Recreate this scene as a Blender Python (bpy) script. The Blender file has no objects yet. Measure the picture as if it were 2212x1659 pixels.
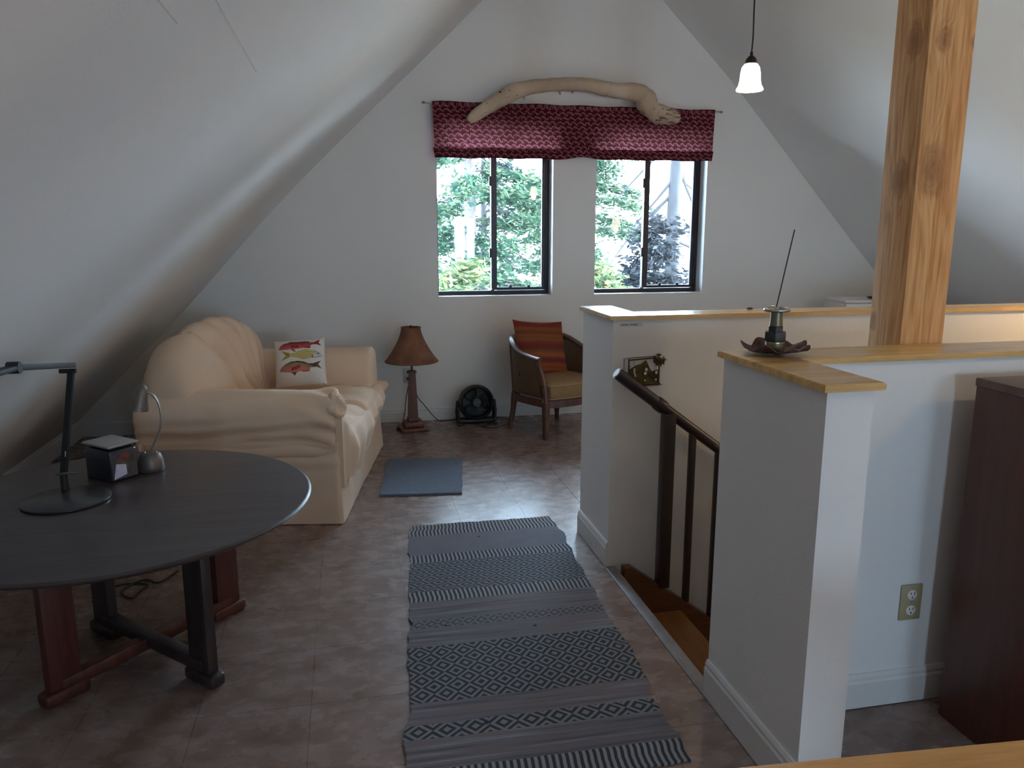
import bpy, bmesh, math, random
from mathutils import Vector, Matrix, noise
from math import sin, cos, pi, radians, sqrt, atan2

scene = bpy.context.scene
COL = scene.collection
random.seed(7)

# ------------------------------------------------------------------ camera
FPX, W, H = 1681.65, 2212.0, 1659.0
YAW, PITCH = radians(11.81), radians(11.137)
CAM = Vector((0, 0, 1.5))
FW = Vector((sin(YAW) * cos(PITCH), cos(YAW) * cos(PITCH), -sin(PITCH)))
RT = Vector((cos(YAW), -sin(YAW), 0))
UP = RT.cross(FW)
cd = bpy.data.cameras.new('camera')
cam = bpy.data.objects.new('camera', cd)
COL.objects.link(cam)
cam.matrix_world = Matrix(((RT.x, UP.x, -FW.x, CAM.x), (RT.y, UP.y, -FW.y, CAM.y), (RT.z, UP.z, -FW.z, CAM.z), (0, 0, 0, 1)))
cd.sensor_fit = 'HORIZONTAL'; cd.sensor_width = 36.0
cd.lens = 36.0 * FPX / W
cd.clip_start = 0.02; cd.clip_end = 300
scene.camera = cam

# ------------------------------------------------------------------ light and exposure
WORLD_STRENGTH = 10.0
SUN_STRENGTH = 16.0
world = bpy.data.worlds.new('sky'); scene.world = world
world.use_nodes = True
bg = world.node_tree.nodes['Background']
bg.inputs[0].default_value = (0.58, 0.77, 1.0, 1); bg.inputs[1].default_value = WORLD_STRENGTH
sd = bpy.data.lights.new('sun', 'SUN'); sd.energy = SUN_STRENGTH; sd.angle = radians(0.6); sd.color = (1.0, 0.97, 0.92)
sun = bpy.data.objects.new('sun', sd); COL.objects.link(sun)
sun.rotation_euler = Vector((-0.85, 0.10, -0.9)).to_track_quat('-Z', 'Y').to_euler()
vs = scene.view_settings
vs.view_transform = 'Standard'; vs.look = 'None'; vs.gamma = 1.0; vs.use_curve_mapping = False
vs.exposure = 2.05
scene.cycles.max_bounces = 14; scene.cycles.diffuse_bounces = 8; scene.cycles.transparent_max_bounces = 12
scene.cycles.caustics_reflective = False; scene.cycles.caustics_refractive = False

def portal(x0, x1, z0, z1, y, sgn):
    l = bpy.data.lights.new('window_portal', 'AREA'); l.shape = 'RECTANGLE'
    l.size = x1 - x0; l.size_y = z1 - z0; l.cycles.is_portal = True
    o = bpy.data.objects.new('window_portal', l); COL.objects.link(o)
    o.location = ((x0 + x1) / 2, y, (z0 + z1) / 2)
    o.rotation_euler = Vector((0, sgn, 0)).to_track_quat('-Z', 'Y').to_euler()

# ------------------------------------------------------------------ pixel helpers (a pixel gives a direction, a plane the distance)
def ray(x, y): return RT * ((x - 1106) / FPX) - UP * ((y - 829.5) / FPX) + FW
def on_z(x, y, z=0.0):
    d = ray(x, y); return CAM + d * ((z - CAM.z) / d.z)
def on_y(x, y, yy):
    d = ray(x, y); return CAM + d * ((yy - CAM.y) / d.y)
def on_plane(x, y, p, n):
    d = ray(x, y); return CAM + d * ((Vector(p) - CAM).dot(Vector(n)) / d.dot(Vector(n)))

# ------------------------------------------------------------------ material helpers
MATS = {}
def newmat(name):
    m = bpy.data.materials.new(name); m.use_nodes = True
    nt = m.node_tree; b = nt.nodes['Principled BSDF']
    return m, nt, b
def N(nt, typ, **kw):
    n = nt.nodes.new(typ)
    for k, v in kw.items():
        if k.startswith('i_'):
            n.inputs[k[2:].replace('_', ' ')].default_value = v
        else: setattr(n, k, v)
    return n
def L(nt, a, b): nt.links.new(a, b)
def ramp(nt, stops, interp='LINEAR'):
    r = nt.nodes.new('ShaderNodeValToRGB'); cr = r.color_ramp; cr.interpolation = interp
    while len(cr.elements) > 1: cr.elements.remove(cr.elements[-1])
    cr.elements[0].position = stops[0][0]; cr.elements[0].color = (*stops[0][1], 1)
    for p, c in stops[1:]:
        e = cr.elements.new(p); e.color = (*c, 1)
    return r
def math_node(nt, op, a, b=None, c=None):
    n = nt.nodes.new('ShaderNodeMath'); n.operation = op
    for i, v in enumerate((a, b, c)):
        if v is None: continue
        if hasattr(v, 'links') or hasattr(v, 'is_linked'): L(nt, v, n.inputs[i])
        else: n.inputs[i].default_value = v
    return n.outputs[0]
def mixcol(nt, fac, a, b, blend='MIX'):
    n = nt.nodes.new('ShaderNodeMix'); n.data_type = 'RGBA'; n.blend_type = blend
    for sock, v in ((n.inputs[0], fac), (n.inputs[6], a), (n.inputs[7], b)):
        if hasattr(v, 'is_linked'): L(nt, v, sock)
        elif isinstance(v, (int, float)): sock.default_value = v
        else: sock.default_value = (*v, 1)
    return n.outputs[2]

def simple(name, col, rough=0.5, metal=0.0, var=0.0, scale=20.0, bump=0.0, bscale=None, stretch=(1, 1, 1), coat=0.0, spec=None):
    """principled material with noise variation in its own colour and fine relief"""
    if name in MATS: return MATS[name]
    m, nt, b = newmat(name)
    b.inputs['Roughness'].default_value = rough; b.inputs['Metallic'].default_value = metal
    if coat: b.inputs['Coat Weight'].default_value = coat
    if spec is not None: b.inputs['Specular IOR Level'].default_value = spec
    tc = N(nt, 'ShaderNodeTexCoord'); mp = N(nt, 'ShaderNodeMapping'); mp.inputs['Scale'].default_value = stretch
    L(nt, tc.outputs['Object'], mp.inputs[0])
    nz = N(nt, 'ShaderNodeTexNoise', i_Scale=scale, i_Detail=4.0); L(nt, mp.outputs[0], nz.inputs['Vector'])
    lo = tuple(max(0, c * (1 - var)) for c in col); hi = tuple(min(1, c * (1 + var)) for c in col)
    r = ramp(nt, [(0.3, lo), (0.7, hi)]); L(nt, nz.outputs['Fac'], r.inputs[0]); L(nt, r.outputs[0], b.inputs['Base Color'])
    if bump:
        n2 = N(nt, 'ShaderNodeTexNoise', i_Scale=bscale or scale * 6, i_Detail=3.0); L(nt, mp.outputs[0], n2.inputs['Vector'])
        bp = N(nt, 'ShaderNodeBump', i_Strength=bump, i_Distance=0.01); L(nt, n2.outputs['Fac'], bp.inputs['Height']); L(nt, bp.outputs[0], b.inputs['Normal'])
    MATS[name] = m; return m

def wood(name, dark, light, axis='X', scale=6.0, rough=0.45, ring=0.35, coat=0.0):
    if name in MATS: return MATS[name]
    m, nt, b = newmat(name); b.inputs['Roughness'].default_value = rough
    if coat: b.inputs['Coat Weight'].default_value = coat; b.inputs['Coat Roughness'].default_value = 0.25
    tc = N(nt, 'ShaderNodeTexCoord'); mp = N(nt, 'ShaderNodeMapping')
    s = {'X': (0.08, 1, 1), 'Y': (1, 0.08, 1), 'Z': (1, 1, 0.08)}[axis]
    mp.inputs['Scale'].default_value = tuple(scale * k for k in s)
    L(nt, tc.outputs['Object'], mp.inputs[0])
    nz = N(nt, 'ShaderNodeTexNoise', i_Scale=6.0, i_Detail=6.0, i_Distortion=0.6); L(nt, mp.outputs[0], nz.inputs['Vector'])
    n2 = N(nt, 'ShaderNodeTexNoise', i_Scale=40.0, i_Detail=2.0); L(nt, mp.outputs[0], n2.inputs['Vector'])
    f = math_node(nt, 'ADD', nz.outputs['Fac'], math_node(nt, 'MULTIPLY', n2.outputs['Fac'], ring))
    r = ramp(nt, [(0.45, dark), (0.85, light)]); L(nt, f, r.inputs[0]); L(nt, r.outputs[0], b.inputs['Base Color'])
    bp = N(nt, 'ShaderNodeBump', i_Strength=0.08, i_Distance=0.005); L(nt, f, bp.inputs['Height']); L(nt, bp.outputs[0], b.inputs['Normal'])
    MATS[name] = m; return m

def mat_wall():
    if 'wall_paint' in MATS: return MATS['wall_paint']
    m, nt, b = newmat('wall_paint'); b.inputs['Roughness'].default_value = 0.75; b.inputs['Specular IOR Level'].default_value = 0.25
    tc = N(nt, 'ShaderNodeTexCoord')
    nz = N(nt, 'ShaderNodeTexNoise', i_Scale=1.2, i_Detail=3.0); L(nt, tc.outputs['Object'], nz.inputs['Vector'])
    r = ramp(nt, [(0.3, (0.745, 0.75, 0.745)), (0.7, (0.78, 0.785, 0.775))]); L(nt, nz.outputs['Fac'], r.inputs[0]); L(nt, r.outputs[0], b.inputs['Base Color'])
    n2 = N(nt, 'ShaderNodeTexNoise', i_Scale=160.0, i_Detail=3.0); L(nt, tc.outputs['Object'], n2.inputs['Vector'])
    bp = N(nt, 'ShaderNodeBump', i_Strength=0.12, i_Distance=0.004); L(nt, n2.outputs['Fac'], bp.inputs['Height']); L(nt, bp.outputs[0], b.inputs['Normal'])
    MATS['wall_paint'] = m; return m

def mat_floor():
    if 'vinyl_tile' in MATS: return MATS['vinyl_tile']
    m, nt, b = newmat('vinyl_tile'); b.inputs['Specular IOR Level'].default_value = 0.5
    g = N(nt, 'ShaderNodeNewGeometry')
    mp = N(nt, 'ShaderNodeMapping'); mp.inputs['Rotation'].default_value = (0, 0, 0.5); mp.inputs['Scale'].default_value = (1.0, 1.6, 1.0)
    L(nt, g.outputs['Position'], mp.inputs[0])
    n1 = N(nt, 'ShaderNodeTexNoise', i_Scale=5.0, i_Detail=6.0, i_Roughness=0.6, i_Distortion=0.4); L(nt, mp.outputs[0], n1.inputs['Vector'])
    n2 = N(nt, 'ShaderNodeTexNoise', i_Scale=11.0, i_Detail=5.0, i_Roughness=0.55, i_Distortion=0.4); L(nt, mp.outputs[0], n2.inputs['Vector'])
    r1 = ramp(nt, [(0.30, (0.14, 0.092, 0.072)), (0.45, (0.21, 0.14, 0.112)), (0.60, (0.255, 0.182, 0.160)), (0.80, (0.32, 0.25, 0.23))])
    L(nt, n1.outputs['Fac'], r1.inputs[0])
    r2 = ramp(nt, [(0.30, (0.13, 0.09, 0.075)), (0.5, (0.225, 0.162, 0.142)), (0.72, (0.32, 0.265, 0.25))])
    L(nt, n2.outputs['Fac'], r2.inputs[0])
    c = mixcol(nt, 0.33, r1.outputs[0], r2.outputs[0])
    L(nt, c, b.inputs['Base Color'])
    rr = ramp(nt, [(0.3, (0.24,) * 3), (0.7, (0.30,) * 3)]); L(nt, n2.outputs['Fac'], rr.inputs[0]); L(nt, rr.outputs[0], b.inputs['Roughness'])
    bp = N(nt, 'ShaderNodeBump', i_Strength=0.02, i_Distance=0.002); L(nt, n2.outputs['Fac'], bp.inputs['Height']); L(nt, bp.outputs[0], b.inputs['Normal'])
    MATS['vinyl_tile'] = m; return m

# ------------------------------------------------------------------ mesh helpers
def link_mesh(name, me, mat=None, parent=None, smooth=None):
    o = bpy.data.objects.new(name, me); COL.objects.link(o)
    if mat:
        for mm in (mat if isinstance(mat, (list, tuple)) else [mat]): me.materials.append(mm)
    if smooth is not None:
        me.polygons.foreach_set('use_smooth', [True] * len(me.polygons))
        me.set_sharp_from_angle(angle=radians(smooth))
    if parent: o.parent = parent
    return o
def obj(name, bm, mat=None, parent=None, smooth=None):
    bmesh.ops.recalc_face_normals(bm, faces=bm.faces)
    me = bpy.data.meshes.new(name); bm.to_mesh(me); bm.free()
    return link_mesh(name, me, mat, parent, smooth)
def pyobj(name, vs_, fs, mat=None, parent=None, smooth=None):
    me = bpy.data.meshes.new(name); me.from_pydata([tuple(v) for v in vs_], [], fs); me.update()
    return link_mesh(name, me, mat, parent, smooth)
def box(bm, x0, x1, y0, y1, z0, z1, bevel=0.0, seg=2, M=None):
    g = bmesh.ops.create_cube(bm, size=1.0)
    vs_ = g['verts']
    for v in vs_:
        v.co = Vector(((x0 + x1) / 2 + v.co.x * (x1 - x0), (y0 + y1) / 2 + v.co.y * (y1 - y0), (z0 + z1) / 2 + v.co.z * (z1 - z0)))
    if bevel > 0:
        es = list({e for v in vs_ for e in v.link_edges})
        r = bmesh.ops.bevel(bm, geom=es, offset=bevel, segments=seg, profile=0.5, affect='EDGES')
        vs_ = list({v for f in r['faces'] for v in f.verts} | {v for v in vs_ if v.is_valid})
    if M is not None:
        for v in vs_:
            if v.is_valid: v.co = M @ v.co
    return vs_
def boxo(name, x0, x1, y0, y1, z0, z1, mat, parent=None, bevel=0.004, seg=2, M=None):
    bm = bmesh.new(); box(bm, x0, x1, y0, y1, z0, z1, bevel, seg, M)
    return obj(name, bm, mat, parent, smooth=40)
def tube_data(pts, rad, n=10, cap=True, flat=(1, 1)):
    """sweep a circle along points; rad is a number or a list"""
    pts = [Vector(p) for p in pts]; m = len(pts)
    if not hasattr(rad, '__len__'): rad = [rad] * m
    vs_, fs = [], []
    t = (pts[1] - pts[0]).normalized()
    a = t.orthogonal().normalized()
    if abs(t.z) < 0.9: a = t.cross(Vector((0, 0, 1))).normalized()
    for i, p in enumerate(pts):
        if 0 < i < m - 1: t = (pts[i + 1] - pts[i - 1]).normalized()
        elif i == m - 1: t = (pts[i] - pts[i - 1]).normalized()
        a = (a - t * a.dot(t)).normalized(); b = t.cross(a)
        for k in range(n):
            th = 2 * pi * k / n
            vs_.append(p + a * (cos(th) * rad[i] * flat[0]) + b * (sin(th) * rad[i] * flat[1]))
    for i in range(m - 1):
        for k in range(n):
            fs.append((i * n + k, i * n + (k + 1) % n, (i + 1) * n + (k + 1) % n, (i + 1) * n + k))
    if cap:
        fs.append(tuple(range(n - 1, -1, -1))); fs.append(tuple((m - 1) * n + k for k in range(n)))
    return vs_, fs
def tubeo(name, pts, rad, mat, parent=None, n=10, flat=(1, 1), smooth=50):
    v, f = tube_data(pts, rad, n, True, flat); return pyobj(name, v, f, mat, parent, smooth)
def spline(pts, k=8):
    pts = [Vector(p) for p in pts]; out = []
    for i in range(len(pts) - 1):
        p0 = pts[max(0, i - 1)]; p1 = pts[i]; p2 = pts[i + 1]; p3 = pts[min(len(pts) - 1, i + 2)]
        for j in range(k):
            t = j / k
            out.append(0.5 * ((2 * p1) + (p2 - p0) * t + (2 * p0 - 5 * p1 + 4 * p2 - p3) * t * t + (3 * p1 - p0 - 3 * p2 + p3) * t ** 3))
    out.append(pts[-1]); return out
def spline1(vals, k=8):
    return [v.x for v in spline([(a, 0, 0) for a in vals], k)]
def lathe_data(prof, n=24, c=(0, 0, 0), closed=False):
    vs_, fs = [], []; m = len(prof)
    for r, z in prof:
        for k in range(n):
            th = 2 * pi * k / n; vs_.append((c[0] + r * cos(th), c[1] + r * sin(th), c[2] + z))
    for i in range(m - 1 + (1 if closed else 0)):
        j = (i + 1) % m
        for k in range(n): fs.append((i * n + k, i * n + (k + 1) % n, j * n + (k + 1) % n, j * n + k))
    if not closed:
        fs.append(tuple(range(n - 1, -1, -1))); fs.append(tuple((m - 1) * n + k for k in range(n)))
    return vs_, fs
def latheo(name, prof, mat, parent=None, n=24, c=(0, 0, 0), closed=False, smooth=45, M=None):
    v, f = lathe_data(prof, n, c, closed)
    if M is not None: v = [M @ Vector(p) for p in v]
    return pyobj(name, v, f, mat, parent, smooth)
def tag(o, label, cat, group=None, kind=None):
    o['label'] = label; o['category'] = cat
    if group: o['group'] = group
    if kind: o['kind'] = kind
    return o
def struct(o, label, cat='wall'):
    return tag(o, label, cat, kind='structure')
def thing(name, loc, label, cat, rz=0.0, group=None, kind=None):
    o = bpy.data.objects.new(name, None); COL.objects.link(o); o.empty_display_size = 0.1
    o.location = loc; o.rotation_euler = (0, 0, rz)
    return tag(o, label, cat, group, kind)
def fbm(p, o=3): return noise.fractal(Vector(p), 1.0, 2.0, o)
def sstep(a, b, x):
    t = max(0.0, min(1.0, (x - a) / (b - a))); return t * t * (3 - 2 * t)

# ------------------------------------------------------------------ room dimensions
YB = 6.127          # inner face of the window gable
YF = -3.2           # inner face of the gable behind the photographer
XL, XR = -1.98, 5.6
W1 = (0.687, 1.617, 0.987, 2.285)
W2 = (1.964, 2.919, 0.987, 2.285)
CAPB, CAPT = 1.125, 1.143
SX0, SX1, SY0, SY1 = 1.135, 4.35, 2.145, 3.163    # stair opening
WALL = mat_wall()
TRIM = simple('trim_paint', (0.68, 0.68, 0.67), 0.45, var=0.02)

# ---- sloped ceiling (profile slightly bowed, as the photograph shows)
LP = spline([(-2.25, 0, -0.14), (-1.98, 0, 0.13), (-1.154, 0, 0.965), (-0.347, 0, 1.83), (1.065, 0, 3.18), (1.806, 0, 3.94)], 5)
RP = spline([(5.87, 0, -0.14), (5.6, 0, 0.13), (4.5, 0, 1.20), (3.173, 0, 2.595), (2.476, 0, 3.255), (1.806, 0, 3.94)], 5)
SKY = (6, 10, -2.1, -0.8)      # unseen roof window added to brighten the left slope: profile cells, y range
def slope_mesh(name, prof, sgn, label, hole=None):
    vs_, fs = [], []; n = len(prof)
    ys = [YF - 0.25, YB + 0.25] if hole is None else [YF - 0.25, hole[2], hole[3], YB + 0.25]
    m = len(ys)
    for off in (0.0, 0.16):
        for yy in ys:
            for p in prof: vs_.append((p.x - sgn * off * 0.7, yy, p.z + off * 0.7))
    O = n * m
    def cell(j, i): return not (hole and j == 1 and hole[0] <= i < hole[1])
    for j in range(m - 1):
        for i in range(n - 1):
            if not cell(j, i): continue
            a = j * n + i
            fs.append((a, a + 1, a + n + 1, a + n)); fs.append((O + a, O + a + n, O + a + n + 1, O + a + 1))
    for i in range(n - 1):
        fs.append((i, O + i, O + i + 1, i + 1)); a = (m - 1) * n + i; fs.append((a, a + 1, O + a + 1, O + a))
    for j in range(m - 1):
        fs.append((j * n, (j + 1) * n, O + (j + 1) * n, O + j * n)); a = j * n + n - 1; fs.append((a, O + a, O + a + n, a + n))
    if hole:
        i0, i1 = hole[0], hole[1]
        for i in range(i0, i1):
            for j in (1, 2): a = j * n + i; fs.append((a, a + 1, O + a + 1, O + a))
        for i in (i0, i1): a = n + i; fs.append((a, a + n, O + a + n, O + a))
    o = pyobj(name, vs_, fs, WALL, None, 30)
    return struct(o, label, 'ceiling')
ceil_l = slope_mesh('ceiling_left', LP, 1, 'sloped white drywall ceiling rising over the sofa and round table')
ceil_r = slope_mesh('ceiling_right', RP, -1, 'sloped white drywall ceiling rising over the stairwell side', SKY)
def lz(x):
    for a, b in zip(LP, LP[1:]):
        if a.x <= x <= b.x: return a.z + (b.z - a.z) * (x - a.x) / (b.x - a.x)
    return 4
SEAM = simple('seam_crack', (0.56, 0.57, 0.57), 0.8)
for x, y0, y1 in ((-0.295, 0.4, 1.66), (-0.232, 1.60, 2.45)):
    z = lz(x); d = 0.0006
    vs_ = [(x - d, y0, z - d - 0.0004), (x + d, y0, z + d - 0.0004), (x + d, y1, z + d - 0.0004), (x - d, y1, z - d - 0.0004)]
    vs_ += [(a + 0.003, b, c + -0.0 + 0.004) for a, b, c in vs_]
    pyobj('drywall_seam', vs_, [(0, 1, 2, 3), (4, 7, 6, 5), (0, 4, 5, 1), (1, 5, 6, 2), (2, 6, 7, 3), (3, 7, 4, 0)], SEAM, ceil_l)

# ---- gable walls with window openings
def gable(name, y0, y1, holes, label):
    bm = bmesh.new()
    outer = [(p.x, p.z) for p in LP] + [(p.x, p.z) for p in reversed(RP[:-1])]
    edges = []
    def loop(pts):
        vv = [bm.verts.new((x, y0, z)) for x, z in pts]
        for i in range(len(vv)): edges.append(bm.edges.new((vv[i], vv[(i + 1) % len(vv)])))
    loop(outer)
    for (a, b, c, d) in holes: loop([(a, c), (b, c), (b, d), (a, d)])
    bmesh.ops.triangle_fill(bm, use_beauty=True, use_dissolve=False, edges=edges)
    r = bmesh.ops.extrude_face_region(bm, geom=list(bm.faces))
    for v in [g for g in r['geom'] if isinstance(g, bmesh.types.BMVert)]: v.co.y = y1
    o = obj(name, bm, WALL)
    return struct(o, label)
RW = [(0.98, 1.48, 0.80, 1.80), (2.12, 2.62, 0.80, 1.80)]
gable('wall_back', YB, YB + 0.20, [W1, W2], 'white gable end wall with two sliding windows')
gable('wall_front', YF - 0.20, YF, RW, 'white gable end wall behind the photographer')
for w in (W1, W2): portal(w[0], w[1], w[2], w[3], YB + 0.19, -1)
for w in RW: portal(w[0], w[1], w[2], w[3], YF - 0.19, 1)

def added_roof_window():
    p, q = RP[SKY[0]], RP[SKY[1]]; c = (p + q) / 2; c.y = (SKY[2] + SKY[3]) / 2
    d = (q - p).normalized(); ln = (q - p).length; nrm = Vector((d.z, 0, -d.x)); nrm = nrm if nrm.z > 0 else -nrm
    t = thing('window_5', c, 'unseen roof window added behind the camera to light the left slope', 'window', kind='structure')
    M = Matrix(((0, d.x, nrm.x, 0), (1, d.y, nrm.y, 0), (0, d.z, nrm.z, 0), (0, 0, 0, 1)))
    hw, hl = (SKY[3] - SKY[2]) / 2 - 0.012, ln / 2 - 0.03
    for nm, a in (('frame_side', (-hw, -hw + 0.05, -hl, hl)), ('frame_side', (hw - 0.05, hw, -hl, hl)), ('frame_end', (-hw + 0.05, hw - 0.05, -hl, -hl + 0.05)), ('frame_end', (-hw + 0.05, hw - 0.05, hl - 0.05, hl))):
        boxo(nm, a[0], a[1], a[2], a[3], 0.07, 0.12, BRONZE, t, 0.002, 1, M)
    boxo('pane', -hw + 0.05, hw - 0.05, -hl + 0.05, hl - 0.05, 0.09, 0.095, GLASS, t, 0, 1, M)
    l = bpy.data.lights.new('window_portal', 'AREA'); l.shape = 'RECTANGLE'; l.size = 2 * hl; l.size_y = 2 * hw; l.cycles.is_portal = True
    o = bpy.data.objects.new('window_portal', l); COL.objects.link(o); o.location = c + nrm * 0.15; o.rotation_euler = (-nrm).to_track_quat('-Z', 'Y').to_euler()

# ---- floor with stair opening, covered in square vinyl tiles
FLOOR = mat_floor()
bm = bmesh.new()
for x0, x1, y0, y1 in ((XL - 0.2, SX0, YF - 0.15, YB + 0.15), (SX0, XR + 0.2, YF - 0.15, SY0 - 0.14), (SX0, XR + 0.2, SY1 + 0.03, YB + 0.15), (SX1 + 0.06, XR + 0.2, SY0 - 0.14, SY1 + 0.03)):
    box(bm, x0, x1, y0, y1, -0.12, -0.003)
floor = struct(obj('floor', bm, FLOOR), 'mottled brown stone-look vinyl tile floor', 'floor')
PITCH_T = 0.35
def tile_mesh(x0, x1, y0, y1):
    bm = bmesh.new(); box(bm, x0, x1, y0, y1, -0.003, 0.0); me = bpy.data.meshes.new('tile'); bmesh.ops.recalc_face_normals(bm, faces=bm.faces); bm.to_mesh(me); bm.free()
    me.materials.append(FLOOR); return me
full = tile_mesh(0.0006, PITCH_T - 0.0006, 0.0006, PITCH_T - 0.0006)
for i in range(-8, 8):
    for j in range(-9, 6):
        tx = 0.53 + i * PITCH_T; ty = 4.45 + j * PITCH_T
        if ty < 1.2: continue
        xa, xb, ya, yb = tx, tx + PITCH_T, ty, ty + PITCH_T
        if tx < XL + 0.02: xa = XL + 0.02
        yb = min(yb, YB - 0.016)
        if xa >= xb or ya >= yb: continue
        right = tx > 1.0
        if right:
            if ty > 3.6 and tx < 2.2: pass
            elif ty + PITCH_T <= 2.0 and tx > 1.2 and tx < 1.9: yb = min(yb, 1.97)
            else: continue
        else: xb = min(xb, 1.087)
        if xb - xa < 0.03 or yb - ya < 0.03: continue
        if abs(xb - xa - PITCH_T) < 1e-6 and abs(yb - ya - PITCH_T) < 1e-6 and xa == tx:
            o = bpy.data.objects.new('tile', full); o.location = (tx, ty, 0)
        else:
            o = bpy.data.objects.new('tile', tile_mesh(xa - tx + 0.0006, xb - tx - 0.0006, ya - ty + 0.0006, yb - ty - 0.0006)); o.location = (tx, ty, 0)
        COL.objects.link(o); o.parent = floor

# ---- baseboards
def baseboard(name, p, q, nrm, h=0.105, t=0.014, label='', par=None):
    """moulded board from p to q (floor points on the wall face), nrm points into the room"""
    p = Vector((*p, 0)); q = Vector((*q, 0)); n = Vector((*nrm, 0))
    prof = [(0, 0.0), (t, 0.0), (t, h - 0.03), (t * 0.75, h - 0.022), (t * 0.75, h - 0.012), (t * 0.35, h), (0, h)]
    vs_ = [p + n * a + Vector((0, 0, b)) for a, b in prof] + [q + n * a + Vector((0, 0, b)) for a, b in prof]
    m = len(prof); fs = [(i, (i + 1) % m, m + (i + 1) % m, m + i) for i in range(m)] + [tuple(range(m)), tuple(range(2 * m - 1, m - 1, -1))]
    bm = bmesh.new(); vv = [bm.verts.new(v) for v in vs_]
    for f in fs: bm.faces.new([vv[i] for i in f])
    return struct(obj(name, bm, TRIM), label, 'baseboard')
baseboard('baseboard_back', (XL, YB), (XR, YB), (0, -1), label='white baseboard along the window wall')
baseboard('baseboard_left', (XL, YF), (XL, YB), (1, 0), h=0.13, label='white baseboard where the left slope meets the floor')
baseboard('baseboard_stair_far', (1.105, SY1), (1.105, 3.60), (-1, 0), h=0.115, label='white baseboard on the short wall beside the top step')
baseboard('baseboard_stair_near', (1.105, 1.62), (1.105, SY0), (-1, 0), h=0.125, label='white baseboard on the short wall nearest the rug')
baseboard('baseboard_alcove', (1.232, 1.985), (3.2, 1.985), (0, -1), h=0.115, label='white baseboard below the ivory wall outlet')

# ---- half walls around the stairs and their wooden caps
CAPW = wood('cap_wood', (0.50, 0.30, 0.10), (0.74, 0.50, 0.21), 'X', 5.0, 0.26, coat=0.15)
bm = bmesh.new()
box(bm, 1.105, 1.235, 3.30, 3.60, 0, CAPB); box(bm, 1.105, 4.46, SY1, 3.30, -2.7, CAPB)
struct(obj('wall_stair_far', bm, WALL), 'white half wall on the far side of the stairs')
bm = bmesh.new()
box(bm, 1.105, 1.232, 1.62, 1.985, 0, CAPB); box(bm, 1.105, 4.46, 1.985, SY0, -2.7, CAPB)
struct(obj('wall_stair_near', bm, WALL), 'white half wall in front of the timber post with outlet')
bm = bmesh.new(); box(bm, SX1, SX1 + 0.12, SY0, SY1, -2.7, -0.12); box(bm, 1.02, SX0 - 0.03, SY0, SY1, -2.7, -0.125)
struct(obj('wall_stairwell_end', bm, WALL), 'white stairwell end walls below the floor')
bm = bmesh.new(); box(bm, 1.0, 4.5, SY0 - 0.1, SY1 + 0.1, -2.82, -2.7)
struct(obj('floor_lower', bm, FLOOR), 'lower storey floor at the foot of the stairs', 'floor')
def cap(name, pts, label):
    bm = bmesh.new()
    vv = [bm.verts.new((x, y, CAPB)) for x, y in pts]; f = bm.faces.new(vv)
    r = bmesh.ops.extrude_face_region(bm, geom=[f])
    for v in [g for g in r['geom'] if isinstance(g, bmesh.types.BMVert)]: v.co.z = CAPT
    bmesh.ops.recalc_face_normals(bm, faces=bm.faces)
    es = [e for e in bm.edges if abs(e.verts[0].co.z - e.verts[1].co.z) < 1e-6 and e.verts[0].co.z > CAPB + 0.01]
    bmesh.ops.bevel(bm, geom=es, offset=0.003, segments=2, affect='EDGES')
    return struct(obj(name, bm, CAPW, None, 40), label, 'trim')
cap('trim_1', [(1.088, 3.146), (4.45, 3.146), (4.45, 3.315), (1.252, 3.315), (1.252, 3.615), (1.088, 3.615)], 'varnished wooden cap on the far half wall')
cap('trim_2', [(1.088, 1.605), (1.252, 1.605), (1.252, 1.970), (4.45, 1.970), (4.45, 2.158), (1.088, 2.158)], 'varnished wooden cap under the incense holder')

# ---- windows
BRONZE = simple('bronze_aluminium', (0.035, 0.035, 0.042), 0.35, 0.6, 0.15, 30)
ALU = simple('worn_aluminium', (0.45, 0.46, 0.48), 0.35, 0.9)
def mat_glass():
    m = bpy.data.materials.new('window_glass'); m.use_nodes = True; nt = m.node_tree; nt.nodes.clear()
    out = N(nt, 'ShaderNodeOutputMaterial'); mx = N(nt, 'ShaderNodeMixShader'); tr = N(nt, 'ShaderNodeBsdfTransparent'); gl = N(nt, 'ShaderNodeBsdfGlossy', i_Roughness=0.02)
    fr = N(nt, 'ShaderNodeFresnel', i_IOR=1.45); tr.inputs[0].default_value = (0.94, 0.97, 0.97, 1)
    L(nt, fr.outputs[0], mx.inputs[0]); L(nt, tr.outputs[0], mx.inputs[1]); L(nt, gl.outputs[0], mx.inputs[2]); L(nt, mx.outputs[0], out.inputs[0]); return m
GLASS = mat_glass()
REVEAL = simple('reveal_paint', (0.74, 0.75, 0.76), 0.5, var=0.02)
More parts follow.
